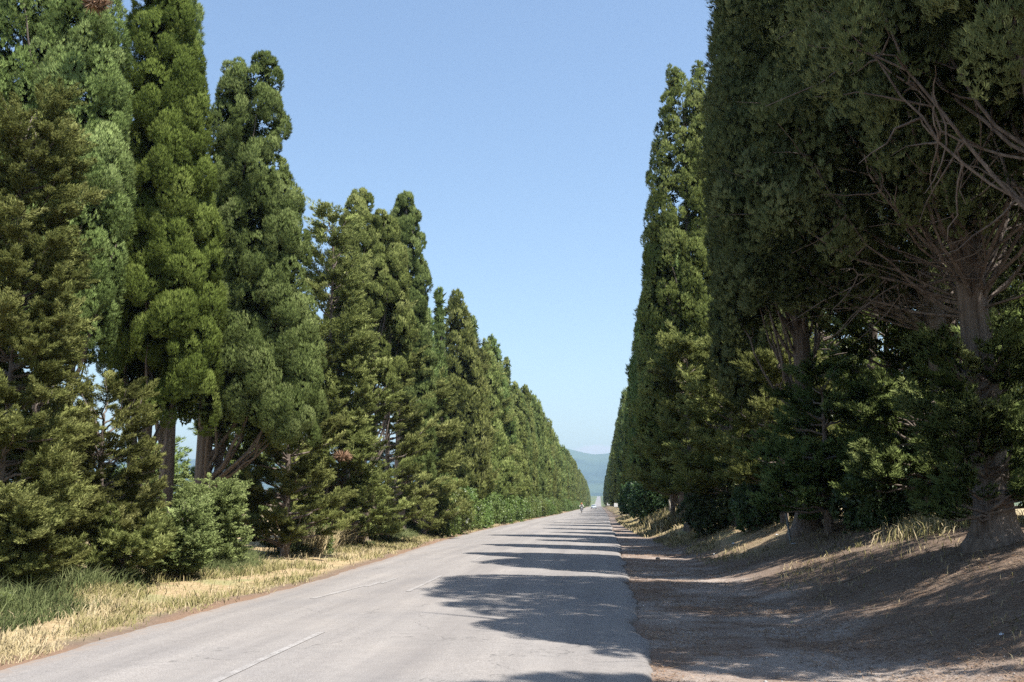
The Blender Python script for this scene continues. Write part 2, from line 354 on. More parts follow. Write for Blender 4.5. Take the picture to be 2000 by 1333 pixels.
# ------------------------------------------------------------------ foliage builders
UP = np.array([0, 0, 1.0])
def blades(rng, P, n, tint, K, ln, wd, d_n, d_up, d_r, flat=0.45, shape='tri'):
    """P (M,3) tuft points, n (M,3) outward; K blades each"""
    M = len(P)
    P = np.repeat(P, K, 0); n = np.repeat(n, K, 0); tt = np.repeat(tint, K)
    m = M * K
    d = unit(n * d_n + UP * d_up + sph(rng, m) * d_r)
    s = unit(np.cross(d, n + sph(rng, m) * flat))
    l = ln * rng.uniform(0.55, 1.25, (m, 1)); w = wd * rng.uniform(0.7, 1.3, (m, 1))
    P = P + sph(rng, m) * ln * 0.25
    tt = np.clip(tt + rng.normal(0, 0.10, m), 0, 1); nn = unit(n + sph(rng, m) * 0.22 + UP * 0.42)
    if shape == 'tri':
        a = P - s * w * 0.5; b = P + s * w * 0.5; c = P + d * l
        V = np.stack([a, b, c], 1).reshape(-1, 3); F = np.arange(m * 3).reshape(-1, 3)
        return V, F, (np.repeat(tt, 3), np.repeat(nn, 3, 0))
    a = P; b = P + d * l * 0.45 + s * w * 0.5; c = P + d * l; e = P + d * l * 0.45 - s * w * 0.5
    V = np.stack([a, b, c, e], 1).reshape(-1, 3); F = np.arange(m * 4).reshape(-1, 4)
    return V, F, (np.repeat(tt, 4), np.repeat(nn, 4, 0))

def prof(t, shape):
    """crown radius (0..1) at height t (0..1)"""
    if shape == 'column':   # rounded shoulder, bulging
        return np.where(t < 0.12, 0.55 + 0.45 * np.sqrt(np.clip(t / 0.12, 0, 1)), np.power(np.clip(1 - (np.clip(t - 0.12, 0, 1) / 0.88) ** 2.6, 0, 1), 0.55))
    if shape == 'point':
        return np.where(t < 0.15, 0.6 + 0.4 * (t / 0.15), np.clip(1 - (t - 0.15) / 0.85, 0, 1) ** 0.85)
    if shape == 'wide':
        return np.where(t < 0.2, 0.35 + 0.65 * np.sqrt(np.clip(t / 0.2, 0, 1)), np.power(np.clip(1 - ((t - 0.2) / 0.8) ** 2.0, 0, 1), 0.7))
    return np.sqrt(np.clip(1 - (2 * t - 1) ** 2, 0, 1))  # ball

def make_lobes(rng, cols, a0, dens=1.0, stretch=1.7, tuck=0.7):
    """cols: list of (dx, dy, z0, z1, R, shape). Returns centres, horiz radius, out dirs"""
    Cn, A, O = [], [], []
    for (dx, dy, z0, z1, R, shape) in cols:
        tt = np.linspace(0, 1, 200); pr = prof(tt, shape) + 0.12
        cdf = np.cumsum(pr); cdf = cdf / cdf[-1]
        area = 2 * math.pi * R * (z1 - z0) * 0.75
        n = max(8, int(dens * area / (a0 * a0 * 3.7 * stretch / 1.7)))
        k = np.arange(n)
        t = np.interp((k + rng.uniform(0.1, 0.9, n)) / n, cdf, tt)
        th = k * 2.39996 + rng.normal(0, 0.35, n)
        r = prof(t, shape) * R * rng.uniform(0.86, 1.10, n)
        a = a0 * rng.uniform(0.6, 1.35, n) * (0.62 + 0.38 * np.clip(r / R, 0, 1))
        rc = np.maximum(r - a * tuck, 0)
        z = z0 + t * (z1 - z0) - a * stretch * 0.55 * t
        out = np.stack([np.cos(th), np.sin(th), np.zeros(n)], -1)
        Cn.append(np.stack([dx + rc * np.cos(th), dy + rc * np.sin(th), z], -1)); A.append(a); O.append(out)
    return np.concatenate(Cn), np.concatenate(A), np.concatenate(O)

def lobe_foliage(rng, L, nt, K, ln, wd, stretch=1.7, sub=12, d_n=0.32, d_up=0.6, d_r=0.4, flat=0.45, shape='tri', fill=0.12, rough=0.15, browning=0.012):
    Cn, A, O = L
    n = len(A)
    pk = A ** 2 / np.sum(A ** 2)
    li = rng.choice(n, nt, p=pk)
    sdirs = sph(rng, n * sub).reshape(n, sub, 3)
    ref = unit(O * 0.6 + UP * 0.7)[:, None, :]
    dt = np.sum(sdirs * ref, -1, keepdims=True)
    sdirs = unit(np.where(dt < 0.0, sdirs - 2 * dt * ref, sdirs))
    si = rng.integers(0, sub, nt)
    d1 = sdirs[li, si]
    sb = (rng.uniform(0.30, 0.48, (n, sub)))[li, si]
    stint = np.clip(rng.normal(0, 0.11, (n, sub)), -.3, .3)[li, si]
    d2 = sph(rng, nt); q = np.sum(d2 * d1, -1, keepdims=True); d2 = unit(np.where(q < 0, d2 - 2 * q * d1, d2))
    a = A[li][:, None]; st = np.array([1, 1, stretch])
    P = Cn[li] + d1 * a * 0.72 * st + d2 * a * sb[:, None] * np.array([1, 1, 1.35]) * (1 - rough * rng.random((nt, 1)) ** 2)
    nrm = unit(d2 * 0.75 + d1 * 0.85 + O[li] * 0.1)
    ltint = np.clip(0.47 + rng.normal(0, 0.10, n), 0, 1)[li]
    tint = np.clip(ltint + stint + 0.10 * (nrm[:, 2] * 0.5 + 0.0), 0.14, 1)
    bi = rng.random(nt) < browning; tint = np.where(bi, 0.0, tint)
    V, F, T = blades(rng, P, nrm, tint, K, ln, wd, d_n, d_up, d_r, flat, shape)
    # inner filler sprays: bigger, browner, put deep inside each lobe to block light
    nf = int(nt * fill)
    li = rng.integers(0, n, nf)
    P = Cn[li] - O[li] * A[li][:, None] * 0.25 + sph(rng, nf) * A[li][:, None] * 0.5 * st * rng.random((nf, 1)) ** 0.5
    V2, F2, T2 = blades(rng, P, sph(rng, nf), np.full(nf, 0.10), 2, ln * 1.9, wd * 3.2, 0.5, 0.3, 0.8, 1.0, shape)
    return np.concatenate([V, V2]), np.concatenate([F, F2 + len(V)]), (np.concatenate([T[0], T2[0]]), np.concatenate([T[1], T2[1]]))

def tube(path, rad, sides=8, flute=0.0, seed=0):
    path = np.asarray(path, float); n = len(path); rad = np.broadcast_to(np.asarray(rad, float), (n,))
    tan = np.gradient(path, axis=0); tan = unit(tan)
    ref = np.array([0.0, 1.0, 0.0]) if abs(tan[0][1]) < 0.8 else np.array([1.0, 0, 0])
    e1 = unit(np.cross(tan, ref)); e2 = np.cross(tan, e1)
    th = np.linspace(0, 2 * math.pi, sides, endpoint=False)
    rr = rad[:, None] * np.ones(sides)[None]
    if flute:
        nz = fbm(np.cos(th)[None] * 2.2 + 5 + seed + np.arange(n)[:, None] * 0.05, np.sin(th)[None] * 2.2 + 5 + np.arange(n)[:, None] * 0.13, 3, seed)
        rr = rr * (1 + flute * (nz - 0.5) * 2)
    V = path[:, None] + rr[..., None] * (np.cos(th)[None, :, None] * e1[:, None] + np.sin(th)[None, :, None] * e2[:, None])
    i = np.arange(n - 1)[:, None] * sides + np.arange(sides)[None]; j = np.arange(n - 1)[:, None] * sides + (np.arange(sides)[None] + 1) % sides
    F = np.stack([i, j, j + sides, i + sides], -1).reshape(-1, 4)
    return V.reshape(-1, 3), F
class Acc:
    def __init__(s): s.V = []; s.F = []; s.n = 0; s.T = []
    def add(s, V, F, T=None):
        s.V.append(V); s.F.append(F + s.n); s.n += len(V)
        if T is not None: s.T.append(T)
    def done(s): return np.concatenate(s.V), np.concatenate(s.F)
def curve(p0, p1, bend, n=8, rng=None, wig=0.0):
    """quadratic bezier from p0 to p1 through control p0+bend"""
    t = np.linspace(0, 1, n)[:, None]; p0 = np.asarray(p0, float); p1 = np.asarray(p1, float); c = np.asarray(bend, float)
    P = (1 - t) ** 2 * p0 + 2 * t * (1 - t) * c + t * t * p1
    if wig and rng is not None: P[1:] += np.cumsum(rng.normal(0, wig, (n - 1, 3)), 0)
    return P

def trunk_mesh(rng, H, rb, lean=(0, 0), crotch=0.35, lobes=None, nlimb=30, limb_r=0.06, sides=18, stems=1, twigs=0, zmin=None):
    acc = Acc()
    lean = np.array([lean[0], lean[1], 0.0])
    def axis(z): return np.array([0, 0, z]) + lean * (z / H) + np.array([math.sin(z * 0.5), math.cos(z * 0.4) - 1, 0]) * 0.05
    zs = np.concatenate([[-0.4, -0.1, 0.0, 0.1, 0.25, 0.5], np.linspace(0.9, H * 0.95, 22)])
    path = np.array([axis(z) for z in zs])
    flare = 1 + 0.75 * np.exp(-np.clip(zs, 0, 9) / 0.28)
    rad = rb * flare * np.clip(1 - np.clip(zs, 0, H) / H, 0.03, 1) ** 0.8
    rad = rad * np.interp(zs / H, [0, crotch, 1], [1, 0.92, 0.55])
    acc.add(*tube(path, rad, sides, 0.22, int(rng.integers(99))))
    for s in range(stems - 1):   # extra fused stems
        a = rng.uniform(0, 6.28); o = np.array([math.cos(a), math.sin(a), 0])
        P = np.array([axis(z) + o * (rb * 0.75 + 0.12 * max(z - 0.5, 0) ** 0.9) for z in np.linspace(-0.2, H * 0.45, 14)])
        acc.add(*tube(P, np.linspace(rb * 0.6, 0.04, 14), 12, 0.2, s))
    if lobes is not None:
        Cn, A, O = lobes
        idx = rng.permutation(len(A))[:nlimb]
        for i in idx:
            c = Cn[i]; z = c[2]; rr = np.linalg.norm(c[:2] - axis(z)[:2])
            zs0 = max(H * 0.14, z - 1.6 * rr - rng.uniform(0.8, 2.6)); zs0 = min(zs0, z - 0.3) if z > 0.5 else z * 0.7
            zs0 = max(zs0, 0.3)
            if zmin: zs0 = min(max(zs0, zmin * rng.uniform(0.9, 1.15)), max(z - 0.1, zmin * 0.8))
            p0 = axis(zs0); hor = (c - p0) * np.array([1, 1, 0])
            ctrl = p0 + hor * 0.75 + UP * (z - zs0) * 0.30
            P = curve(p0, c, ctrl, 9, rng, 0.045)
            acc.add(*tube(P, np.linspace(limb_r * rng.uniform(0.7, 1.6), 0.012, 9), 6))
            for q in range(twigs):
                k = int(rng.integers(3, 8)); e = P[k] + (sph(rng, 1)[0] + unit(hor[None])[0] * 0.7) * rng.uniform(0.4, 1.1)
                acc.add(*tube(curve(P[k], e, (P[k] + e) / 2 + sph(rng, 1)[0] * 0.15, 6, rng, 0.03), np.linspace(0.016, 0.004, 6), 4))
    return acc.done()

def cypress(name, pos, cols, H, a0=0.5, nt=24000, K=7, ln=0.17, wd=0.028, rb=0.28, lean=(0, 0), seed=0, mat=None, label=None, group=None,
            nlimb=40, stems=1, dens=1.0, stretch=1.7, twigs=0, limb_r=0.05, fill=0.12, browning=0.012, cat='tree', zmin=None, **kw):
    if ln < 0.135: K = 10; wd = wd * 0.68
    rng = np.random.default_rng(seed)
    root = empty(name, pos); tag(root, label, cat, group)
    cols = [(c[0] + lean[0] * ((c[2] + c[3]) / 2 / H) * 0, c[1], *c[2:]) for c in cols]
    L = make_lobes(rng, cols, a0, dens, stretch)
    # lean
    L[0][:, 0] += lean[0] * L[0][:, 2] / H; L[0][:, 1] += lean[1] * L[0][:, 2] / H
    V, F, T = lobe_foliage(rng, L, nt, K, ln, wd, stretch, fill=fill, browning=browning, **kw)
    cr = np_mesh('crown', V, F, mat or M_cyp, {'tint': T[0], 'nrm': T[1]}, parent=root)
    V, F = trunk_mesh(rng, H, rb, lean, lobes=L, nlimb=nlimb, limb_r=limb_r, stems=stems, twigs=twigs, zmin=zmin)
    tk = np_mesh('trunk', V, F, M_bark, smooth=True, parent=root)
    return root, rng, L

def spreading(name, pos, H, Rmax, z0=0.4, nb=60, npl=14, bpp=110, pl=0.5, ln=0.10, wd=0.028, rb=0.14, seed=0, mat=None, label=None, group=None, conical=0.9,
              upturn=0.25, az=None, brown=0.07, lean=(0, 0), cat='tree'):
    """a cypress with free, feathery, layered branches"""
    rng = np.random.default_rng(seed)
    root = empty(name, pos); tag(root, label, cat, group)
    acc = Acc(); PB, DB, TB, NB = [], [], [], []
    acc.add(*tube(np.array([[lean[0] * z / H, lean[1] * z / H, z] for z in np.linspace(-0.3, H * 0.97, 14)]), np.linspace(rb, 0.02, 14) * np.array([1.4] + [1] * 13), 10, 0.2, seed))
    for b in range(nb):
        t = rng.random() ** 1.15; z = z0 + t * (H - z0) * 0.96
        r = Rmax * (1 - t) ** conical * rng.uniform(0.6, 1.12) + 0.25
        th = rng.uniform(0, 2 * math.pi) if az is None else rng.uniform(*az)
        o = np.array([math.cos(th), math.sin(th), 0]); p0 = np.array([lean[0] * z / H, lean[1] * z / H, z])
        dz = r * rng.uniform(-0.10, 0.45) + t * 0.5
        p1 = p0 + o * r + UP * (dz + upturn * r * 0.5)
        P = curve(p0, p1, p0 + o * r * 0.6 + UP * dz * 0.3, 9, rng, 0.03)
        acc.add(*tube(P, np.linspace(0.012 + 0.02 * r, 0.006, 9), 5))
        k = max(4, int(npl * r / Rmax * 1.2) + 3)
        f = rng.uniform(0.25, 1.0, k) ** 0.8; f[0] = 1.0
        ip = f * 8; i0 = np.minimum(ip.astype(int), 7); base = P[i0] + (P[i0 + 1] - P[i0]) * (ip - i0)[:, None]
        side = np.cross(o, UP)
        sd_ = rng.choice([-1, 1], k)[:, None]
        ax = unit(o * rng.uniform(0.3, 1.1, (k, 1)) + side * sd_ * rng.uniform(0.1, 1.1, (k, 1)) * (f[:, None] < 0.99) + UP * rng.uniform(-0.05, 0.75, (k, 1)))
        PB.append(base); DB.append(ax); TB.append(np.clip(rng.normal(0.45, 0.12) + rng.normal(0, 0.08, k) + 0.15 * f - 0.1, 0.12, 1) * (0.0 if rng.random() < brown else 1.0))
    PB = np.concatenate(PB); DB = np.concatenate(DB); TB = np.concatenate(TB)
    m = len(PB)
    plen = pl * rng.uniform(0.6, 1.25, m)
    idx = np.repeat(np.arange(m), bpp); n = len(idx)
    s = rng.random(n) ** 0.8
    ax = DB[idx]; rad = (0.22 * plen[idx] * np.sin(np.pi * np.clip(s * 0.85 + 0.12, 0, 1)))[:, None]
    off = sph(rng, n); off -= np.sum(off * ax, -1, keepdims=True) * ax; off = unit(off) * np.array([1, 1, 0.55])
    P = PB[idx] + ax * (s * plen[idx])[:, None] + off * rad * rng.random((n, 1)) ** 0.6
    d = unit(ax * 0.9 + off * 0.75 + UP * 0.25 + sph(rng, n) * 0.3)
    sd2 = unit(np.cross(d, UP + sph(rng, n) * 0.8))
    l = ln * rng.uniform(0.6, 1.3, (n, 1)); w_ = wd * rng.uniform(0.7, 1.3, (n, 1))
    V = np.stack([P - sd2 * w_ / 2, P + sd2 * w_ / 2, P + d * l], 1).reshape(-1, 3)
    T = np.repeat(np.clip(TB[idx] + rng.normal(0, 0.09, n) * (TB[idx] > 0) + 0.12 * (s - 0.5) * (TB[idx] > 0), 0, 1), 3)
    nn = unit(off * (rad * 3 + 0.15) + UP * 0.6 + ax * 0.25 * (s[:, None]) + sph(rng, n) * 0.2)
    np_mesh('crown', V, np.arange(n * 3).reshape(-1, 3), mat or M_jun, {'tint': T, 'nrm': np.repeat(nn, 3, 0)}, parent=root)
    V, F = acc.done(); np_mesh('trunk', V, F, M_bark, smooth=True, parent=root)
    return root

def shrub(name, pos, cols, a0, nt, K, ln, wd, mat, seed, label, group=None, stems=10):
    rng = np.random.default_rng(seed)
    root = empty(name, pos); tag(root, label, 'shrub', group)
    L = make_lobes(rng, cols, a0, 1.3, 1.15, 0.6)
    V, F, T = lobe_foliage(rng, L, nt, K, ln, wd, 1.15, sub=10, d_n=0.5, d_up=0.35, d_r=0.9, flat=0.9, shape='quad', fill=0.10, rough=0.6, browning=0.0)
    np_mesh('foliage', V, F, mat, {'tint': T[0], 'nrm': T[1]}, parent=root)
    acc = Acc(); Cn = L[0]
    for i in rng.permutation(len(Cn))[:stems]:
        p0 = np.array([rng.normal(0, 0.1), rng.normal(0, 0.1), -0.1]); acc.add(*tube(curve(p0, Cn[i], (p0 + Cn[i]) / 2 + UP * 0.2, 7, rng, 0.02), np.linspace(0.03, 0.008, 7), 5))
    V, F = acc.done(); np_mesh('stems', V, F, M_bark, smooth=True, parent=root)
    return root

def gpos(x, y, dz=0.0): return (x, y, float(gz(x, y)) + dz)
def col_px(base, ul, ur, vtop, vbot, shape, Y=None):
    """crown column in local metres from photo extents at the tree's own depth"""
    Y = Y or base[1]
    a = at(ul, (vtop + vbot) / 2, Y); b = at(ur, (vtop + vbot) / 2, Y)
    return ((a.x + b.x) / 2 - base[0], Y - base[1], at((ul + ur) / 2, vbot, Y).z - base[2], at((ul + ur) / 2, vtop, Y).z - base[2], (b.x - a.x) / 2, shape)
def bpx(u0, Y):  # ground position whose trunk foot projects at column u0 (near the horizon line)
    p = at(u0, 985, Y); return gpos(p.x, Y)

# ------------------------------------------------------------------ left side, near trees
DEFG_L = 'cypresses of the left row'
def mk(name, u0, Y, cols, H, **kw):
    b = bpx(u0, Y); cc = [col_px(b, *c) for c in cols]
    return cypress(name, b, cc, H, **kw)
mk('cypress', 62, 18.0, [(-60, 150, -260, 640, 'column'), (70, 238, -150, 690, 'column'), (150, 232, 60, 640, 'column'), (-60, 60, 120, 720, 'column')], 11.5, a0=0.50, nt=110000, ln=0.075, wd=0.022, seed=11, mat=M_cyp, dens=1.35,
   rb=0.22, stems=2, label='tall grey-green cypress cut off by the left edge of the photo', group=DEFG_L)
mk('cypress', 275, 22.0, [(215, 385, -170, 700, 'column'), (240, 422, 40, 790, 'wide'), (225, 330, 250, 800, 'column'), (330, 425, 380, 800, 'column')], 13.5, a0=0.52, nt=140000, ln=0.085, wd=0.024, seed=12, mat=M_yg,
   rb=0.15, stems=4, label='broad yellow-green cypress with fanned stems, second from the left edge', group=DEFG_L)
mk('cypress', 320, 27.5, [(285, 390, -120, 720, 'column')], 14.5, a0=0.5, nt=22000, ln=0.13, wd=0.03, seed=13,
   rb=0.24, label='cypress mostly hidden behind the broad yellow-green fanned one', group=DEFG_L)
mk('cypress', 392, 25.5, [(386, 500, 108, 800, 'column'), (432, 572, 88, 820, 'column'), (490, 606, 320, 850, 'column'), (540, 632, 560, 860, 'wide'), (375, 520, 430, 850, 'wide'), (385, 480, 250, 700, 'column')], 12.6, a0=0.52, nt=155000, ln=0.085, wd=0.026, seed=14,
   rb=0.24, stems=2, label='big dark green cypress with stacked round lobes over a bare fluted trunk', group=DEFG_L)
mk('cypress', 700, 38.0, [(646, 757, 368, 700, 'column'), (690, 800, 410, 760, 'column')], 13.4, a0=0.42, nt=44000, ln=0.11, wd=0.038, seed=15, mat=M_cyp2,
   rb=0.3, stems=3, dens=0.85, nlimb=60, label='pale olive cypress with clumpy round-topped crown and bare limbs showing through', group=DEFG_L)
mk('cypress', 778, 46.0, [(740, 838, 372, 760, 'column'), (785, 852, 600, 930, 'column')], 15.4, a0=0.45, nt=38000, ln=0.13, wd=0.044, seed=16,
   rb=0.3, dens=0.9, label='cypress with rounded twin lobes standing just behind the pale olive one', group=DEFG_L)
mk('cypress', 826, 52.0, [(806, 850, 605, 930, 'column')], 11.5, a0=0.4, nt=9000, ln=0.22, wd=0.055, seed=17,
   label='short narrow cypress left of the spire-topped one', group=DEFG_L)
mk('cypress', 860, 57.0, [(836, 876, 560, 960, 'point')], 13.5, a0=0.28, nt=9000, ln=0.22, wd=0.055, seed=18,
   label='slender cypress ending in a sharp spire against the sky', group=DEFG_L)
# dead brown clusters
def dead_cluster(u, v, Y, r, seed, label):
    rng = np.random.default_rng(seed); p = at(u, v, Y)
    nt = 90; P = sph(rng, nt) * np.array([r * 1.3, r, r * 0.6]) * rng.random((nt, 1)) ** 0.7
    V, F, T = blades(rng, P, unit(P), rng.uniform(0.2, 0.9, nt), 7, 0.16, 0.035, 0.6, 0.2, 0.6)
    o = np_mesh('dead_spray', V, F, M_dead, {'tint': T[0], 'nrm': T[1]}, loc=p); tag(o, label, 'dead foliage')
dead_cluster(187, 6, 16.9, 0.17, 1, 'brown dead foliage cluster high in the crowns at the top left')
dead_cluster(782, 596, 44.4, 0.25, 2, 'reddish brown dead cluster in the twin-lobed cypress')
dead_cluster(667, 892, 27.9, 0.16, 3, 'orange brown dead spray in the low feathery cypress on the left verge')
# feathery spreading cypresses
def sj(u0, Y, vtop, half_u, seed, label, **kw):
    b = bpx(u0, Y) if u0 < 1100 else gpos(*at(u0, 985, Y).xy)
    H = at(u0, vtop, Y).z - b[2]
    return spreading('spreading_cypress', b, H, half_u / FPX * Y, seed=seed, label=label, **kw)
GJ = 'feathery cypresses low along the left verge'
sj(0, 14.6, 225, 108, 21, 'feathery yellow-green cypress at the left edge of the photo with tiered drooping branches', group=GJ, nb=210, npl=13, bpp=140, z0=0.2, pl=0.36, ln=0.055, wd=0.02, rb=0.045, conical=0.38, brown=0.03)
sj(55, 16.4, 770, 75, 32, 'dense low feathery cypress filling the left edge under the tiered one', group=GJ, nb=85, npl=11, bpp=130, z0=0.1, pl=0.4, ln=0.065, wd=0.02, conical=0.45, rb=0.06)
sj(192, 18.0, 800, 92, 22, 'low young feathery cypress reaching sideways in front of the fanned trunks', group=GJ, nb=66, npl=12, bpp=190, z0=0.15, pl=0.38, ln=0.06, wd=0.018, conical=0.35, upturn=0.5)
sj(95, 19.5, 880, 95, 29, 'dark understorey cypress below the tall grey-green crown at the left edge', group=GJ, nb=50, npl=10, bpp=90, z0=0.2, pl=0.45, ln=0.09, wd=0.026, conical=0.5)
sj(250, 17.5, 1065, 34, 30, 'small feathery seedling cypress above the tall green grass', group=GJ, nb=22, npl=10, bpp=110, z0=0.3, pl=0.32, ln=0.07, wd=0.02, conical=0.2)
sj(636, 33.0, 425, 62, 23, 'narrow open cypress with dark upright plumes and sky showing through it', group=GJ, nb=120, npl=10, bpp=100, z0=0.8, pl=0.65, ln=0.11, wd=0.036, conical=0.4, upturn=1.0, rb=0.1)
sj(560, 27.5, 690, 105, 24, 'brownish spreading cypress right of the bare fluted trunk', group=GJ, nb=90, npl=11, bpp=150, z0=0.15, pl=0.42, ln=0.075, wd=0.026, conical=0.5, brown=0.12, mat=M_jun)
sj(670, 33.5, 640, 110, 25, 'large spreading cypress with twiggy tiers above the dry stalks', group=GJ, nb=125, npl=12, bpp=140, z0=0.2, pl=0.48, ln=0.085, wd=0.03, conical=0.5, brown=0.10)
sj(755, 40.0, 590, 95, 26, 'feathery cypress below the pale olive clumpy crown', group=GJ, nb=115, npl=11, bpp=130, z0=0.2, pl=0.52, ln=0.10, wd=0.034, conical=0.6, brown=0.10)
sj(828, 47.5, 740, 75, 27, 'bushy spreading cypress at the near end of the bright hedge', group=GJ, nb=75, npl=11, bpp=85, z0=0.2, pl=0.6, ln=0.13, wd=0.044, conical=0.6, brown=0.10)
sj(908, 71.0, 675, 55, 28, 'tiered spreading cypress rising behind the first hedge bushes', group=GJ, nb=70, npl=10, bpp=60, z0=2.0, pl=0.9, ln=0.2, wd=0.062, conical=0.4, brown=0.04)
sj(956, 86.0, 715, 44, 31, 'rounded tiered cypress in front of the row halfway along the hedge', group=GJ, nb=60, npl=10, bpp=60, z0=2.0, pl=0.9, ln=0.22, wd=0.07, conical=0.45, brown=0.04)
# understorey behind left trunks
for i, (u0, Y, vt, hu, lb) in enumerate([(455, 31.0, 800, 60, 'dark cypress scrub in the gap right of the bare fluted trunk'), (300, 34.0, 905, 60, 'low dark scrub seen between the left trunks')]):
    sj(u0, Y, vt, hu, 40 + i, lb, nb=45, npl=10, bpp=70, z0=0.2, pl=0.6, ln=0.13, wd=0.045, conical=0.4, mat=M_cyp, group='dark scrub behind the left trunks')

# broadleaf shrubs left
def shr(u0, Y, vtop, hu, seed, mat, label, a0=0.22, nt=22000, lnf=0.04, wdf=0.026, group=None, K=5):
    b = bpx(u0, Y); H = at(u0, vtop, Y).z - b[2]; r = hu / FPX * Y
    rr_ = random.Random(seed); cc = [(0, 0, 0.05, H * 0.9, r * 0.75, 'ball')] + [(rr_.uniform(-.75, .75) * r, rr_.uniform(-.4, .4) * r, 0, H * rr_.uniform(.5, 1.02), r * rr_.uniform(.3, .5), 'ball') for _ in range(6)]
    return shrub('leafy_shrub', b, cc, a0, nt, K, lnf, wdf, mat, seed, label, group)
def sprig(u0, Y, vtop, hu, seed, label, **kw):
    b = bpx(u0, Y); H = at(u0, vtop, Y).z - b[2]
    return spreading('leafy_shrub', b, H * 0.62, hu * 0.6 / FPX * Y, seed=seed, label=label, cat='shrub', z0=0.05, mat=M_shrub, conical=0.25, upturn=1.2, brown=0.0, rb=0.025, **kw)
sprig(348, 19.5, 990, 50, 51, 'round light green leafy bush at the foot of the left trees', nb=110, npl=12, bpp=70, pl=0.28, ln=0.034, wd=0.024)
sprig(410, 22.0, 950, 58, 52, 'taller grey-green leafy bush under the bare fluted trunk', nb=120, npl=12, bpp=70, pl=0.34, ln=0.038, wd=0.027)
shr(5, 13.2, 1205, 25, 53, M_hedge, 'small bright leafy bush at the left edge of the verge', a0=0.2, nt=6000)
shr(618, 30.0, 1005, 30, 54, M_hedge, 'little bright green bush beside the dry stalks on the left verge', a0=0.25, nt=6000)

# ------------------------------------------------------------------ copies
def copy_tree(o, parent=None):
    c = o.copy(); C.collection.objects.link(c); c.parent = parent
    for ch in list(o.children): copy_tree(ch, c)
    return c
def dup(proto, used, loc, rz, s, label, group=None):
    o = proto if not used.get(proto.name) else copy_tree(proto)
    used[proto.name] = 1
    o.location = loc; o.rotation_euler = (0, 0, rz); o.scale = s
    o['label'] = label
    if group: o['group'] = group
    elif 'group' in o: del o['group']
    return o
used = {}; rg = random.Random(5)
hp = [shrub('hedge_bush', (0, 0, 0), [(0, 0, 0, 2.7, 1.9, 'ball'), (0.9, 0.8, 0, 2.2, 1.3, 'ball'), (-0.8, -0.9, 0, 2.0, 1.4, 'ball'), (0, 0, -0.8, 1.5, 1.9, 'ball')], 0.5, 9000, 4, 0.12, 0.075, M_hedge, 60 + i, 'x', stems=6) for i in range(3)]
yy = 50.0; i = 0
while yy < 470:
    if not (172 < yy < 215):
        near = yy < 60
        lb = ('nearest bush of the bright green hedge on the left verge' if i == 0 else 'second bush of the bright green hedge from the near end' if i == 1 else
              ['third', 'fourth', 'fifth', 'sixth'][i - 2] + ' bush of the bright green left hedge from the near end' if 2 <= i < 6 else 'bright green bush in the rounded hedge along the left verge' if yy < 172 else 'far bright green bush beyond the dark gap in the left hedge')
        x = float(eL(yy)) - 2.25 + rg.uniform(-0.2, 0.2)
        h = rg.uniform(0.92, 1.12) * (1.0 if yy < 150 else 1.1)
        dup(hp[i % 3], used, gpos(x, yy), rg.uniform(0, 6.28), (1, 1, h), lb, 'bushes of the left hedge, near' if yy < 172 else 'bushes of the left hedge, far' if yy > 172 else None)
        i += 1
    yy += 3.4 if yy < 172 else 5.0

# cypress prototypes for the long rows
def proto(name, seed, H, R, nt, ln, wd, a0, shape='column', mat=None, extra=None, zb=1.6):
    cols = [(0, 0, zb, H, R, shape)] + (extra or [])
    return cypress(name, (0, 0, 0), cols, H, a0=a0, nt=nt, K=6, ln=ln, wd=wd, seed=seed, mat=mat, label='x', nlimb=26, rb=0.26)[0]
mid = [proto('cypress', 70, 15, 1.5, 18000, 0.22, 0.07, 0.55, mat=M_cyp2, extra=[(0.7, 0.2, 1.4, 11.5, 1.4, 'column')]),
       proto('cypress', 71, 15.4, 1.5, 17000, 0.22, 0.07, 0.45, 'point', extra=[(-0.5, 0.6, 1.4, 13.4, 1.2, 'column')]),
       proto('cypress', 72, 15, 1.45, 17000, 0.22, 0.07, 0.5, mat=M_cyp2, extra=[(0.2, -0.9, 1.2, 8.5, 1.4, 'wide')]),
       proto('cypress', 73, 15, 1.65, 18000, 0.22, 0.07, 0.6, extra=[(0.6, -0.6, 1.4, 12.3, 1.3, 'column')])]
far = [proto('cypress', 80 + i, 15, 1.85, 5000, 0.38, 0.13, 0.7, mat=[M_cyp2, M_cyp][i % 2], extra=[(0.4, -0.5 + 0.4 * i, 0.8, 11 + i, 1.6, 'column')], zb=1.2) for i in range(3)]
Y = 66.0; i = 0
while Y < 760:
    x = -9.3 + rg.uniform(-0.35, 0.35); h = rg.choice([rg.uniform(0.93, 1.02), rg.uniform(1.06, 1.16)]) if i > 2 else [1.04, 1.0, 1.0][i]
    P = mid[i % 4] if Y < 135 else far[i % 3]
    lb = {0: 'cypress with a rounded shoulder just right of the spire-topped one', 1: 'second cypress right of the spire-topped one', 2: 'third cypress right of the spire-topped one, a little lower than its neighbours'}.get(i,
         ['fourth', 'fifth', 'sixth', 'seventh', 'eighth', 'ninth', 'tenth', 'eleventh', 'twelfth', 'thirteenth', 'fourteenth'][i - 3] + ' cypress right of the spire-topped one in the left row' if Y < 135 else 'small far cypress in the left row near the vanishing point')
    s = 1.05 if i == 0 else 1.0
    dup(P, used, gpos(x, Y), rg.uniform(0, 6.28), (s, s, h * (1.02 if i < 1 else 1.0)), lb, None if i < 3 else 'cypresses halfway down the left row' if Y < 135 else 'far cypresses of the left row')
    i += 1; Y += rg.uniform(5.4, 8.6) if Y < 300 else 9.0

